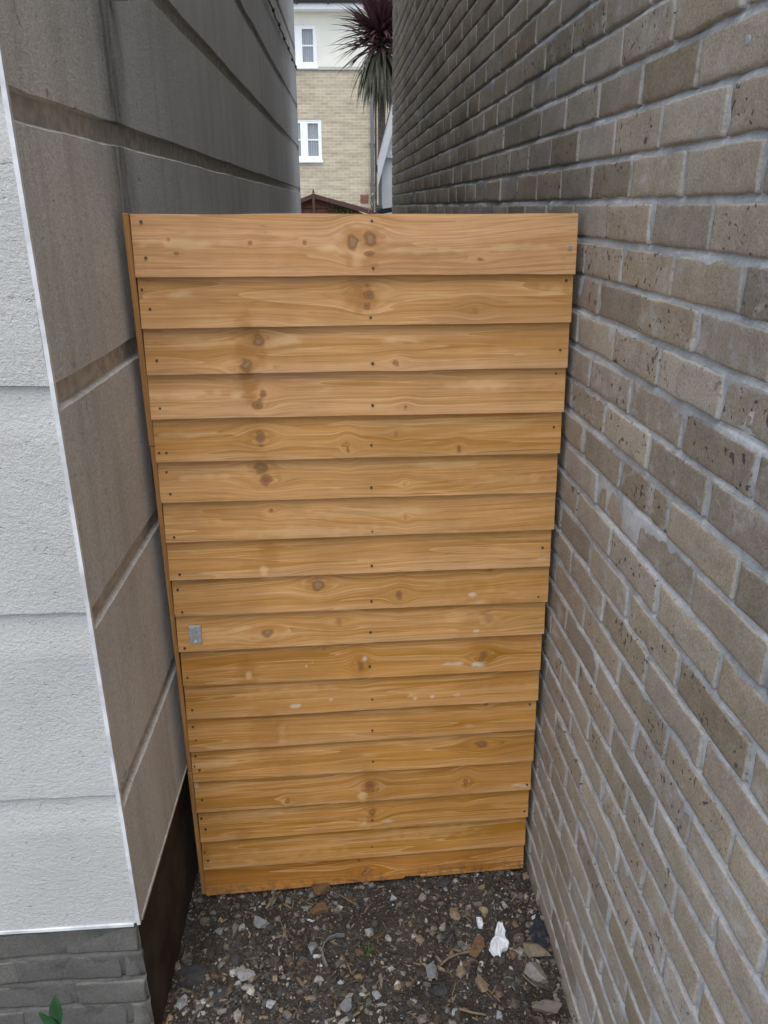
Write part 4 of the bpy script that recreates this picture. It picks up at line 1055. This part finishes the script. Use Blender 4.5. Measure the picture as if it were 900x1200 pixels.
# ------------------------------------------------------------------ red cordyline palm
YP = 12.0
pc_ = at_y(444, 46, YP)
palm = thing('cordyline_palm', 'purple cordyline palm with spiky leaves and drooping dead skirt', 'palm tree', (pc_.x+.03, YP, 0))
M_PURP = leafmat('purple_leaf', (.10, .042, .05), .5); M_DEAD = leafmat('dry_skirt_leaf', (.135, .13, .09), .3); M_TRUNK = simple('fibrous_trunk', (.12, .10, .085), .9, .3, 20, .1, 0, .6)
bm = bmesh.new(); tube(bm, [(.04, 0, -.05), (.03, .02, 1.0), (.01, 0, 2.4), (0, 0, pc_.z-.1), (0, 0, pc_.z+.05)], [.08, .065, .055, .05, .05], 12); bm_obj('trunk', bm, M_TRUNK, palm, True)
bm = bmesh.new()
for k in range(300):
    a = k*2.39996+random.uniform(-.2, .2); e = random.uniform(-.35, 1.25)
    d = Vector((math.cos(a)*math.cos(e), math.sin(a)*math.cos(e), math.sin(e)))
    blade(bm, Vector((0, 0, pc_.z+random.uniform(-.1, .12)))+d*.03, d, random.uniform(.54, .80), random.uniform(.045, .066), random.uniform(.2, .9), 7, .35)
bm_obj('crown', bm, M_PURP, palm)
bm = bmesh.new()
for k in range(130):
    a = k*2.39996; e = random.uniform(-1.1, -.2)
    d = Vector((math.cos(a)*math.cos(e), math.sin(a)*math.cos(e), math.sin(e)))
    blade(bm, Vector((0, 0, pc_.z-random.uniform(.05, .3)))+d*.03, d, random.uniform(.5, .84), random.uniform(.04, .06), random.uniform(1.6, 3.2), 7, .3)
bm_obj('dead_skirt', bm, M_DEAD, palm)
# thin climbing plant in front of the drainpipe
YC = 9.6
cp = at_y(436, 243, YC); cl = thing('climbing_plant', 'thin straggly climbing plant with pale flowers above the gate edge', 'plant', (cp.x, YC, 0))
M_FLW = simple('pale_petals', (.66, .66, .62), .6)
bm = bmesh.new(); zt_ = at_y(436, 200, YC).z
stems = [[(0, 0, 0), (0, 0, 1.4), (.01, 0, cp.z), (.0, 0, cp.z+.1), (-.03, 0, zt_)], [(.0, 0, cp.z-.1), (.03, 0, cp.z+.1), (.045, .0, cp.z+.24)], [(0, 0, cp.z), (-.05, 0, cp.z+.14), (-.08, 0, cp.z+.20)]]
for st in stems: tube(bm, st, [.004]+[.0022]*(len(st)-1), 6)
bm_obj('stem', bm, M_TWIG, cl, True)
bm = bmesh.new()
for k in range(90):
    a = random.uniform(0, 6.28); z = cp.z+random.uniform(-.25, .18)
    blade(bm, Vector((random.gauss(0, .025), random.gauss(0, .02), z)), Vector((math.cos(a), math.sin(a), .3)), random.uniform(.02, .04), .016, .6, 3)
bm_obj('leaves', bm, leafmat('climber_green', (.08, .13, .05)), cl)
for k in range(10):
    bm = bmesh.new(); bmesh.ops.create_icosphere(bm, subdivisions=1, radius=random.uniform(.006, .011), matrix=Matrix.Translation((random.gauss(0, .025), random.gauss(-.01, .015), cp.z+random.uniform(-.06, .16))))
    bm_obj('flower', bm, M_FLW, cl)

# ------------------------------------------------------------------ camera, light, world
cam = bpy.data.cameras.new('camera'); co = bpy.data.objects.new('camera', cam); C.objects.link(co)
co.location = (0, 0, CAMH); co.rotation_euler = (math.pi/2-PITCH, 0, 0)
cam.sensor_fit = 'VERTICAL'; cam.sensor_height = 24; cam.sensor_width = 18; cam.lens = 24*F/1200; cam.clip_start = .02; cam.clip_end = 500
bpy.context.scene.camera = co
SUN_EL, SUN_AZ = R(66), R(174)      # azimuth clockwise from +Y: behind the camera, a little to its left
sd = Vector((math.sin(SUN_AZ)*math.cos(SUN_EL), math.cos(SUN_AZ)*math.cos(SUN_EL), math.sin(SUN_EL)))
sun = bpy.data.lights.new('sun', 'SUN'); sun.energy = .95; sun.angle = R(40); sun.color = (1, 1, 1)
so = bpy.data.objects.new('sun', sun); C.objects.link(so); so.rotation_euler = sd.to_track_quat('Z', 'Y').to_euler()
w = bpy.data.worlds.new('World'); bpy.context.scene.world = w; w.use_nodes = True
nt = w.node_tree; bg = nt.nodes['Background']
sky = nt.nodes.new('ShaderNodeTexSky'); sky.sky_type = 'NISHITA'; sky.sun_disc = False
sky.sun_elevation = SUN_EL; sky.sun_rotation = SUN_AZ; sky.dust_density = 1.0; sky.air_density = 1.0; sky.ozone_density = 1.0
hs = nt.nodes.new('ShaderNodeHueSaturation'); hs.inputs['Saturation'].default_value = .50
nt.links.new(sky.outputs[0], hs.inputs['Color']); nt.links.new(hs.outputs[0], bg.inputs['Color']); bg.inputs['Strength'].default_value = .14
vs_ = bpy.context.scene.view_settings; vs_.view_transform = 'Standard'; vs_.look = 'None'; vs_.gamma = 1; vs_.use_curve_mapping = False
vs_.exposure = 1.13
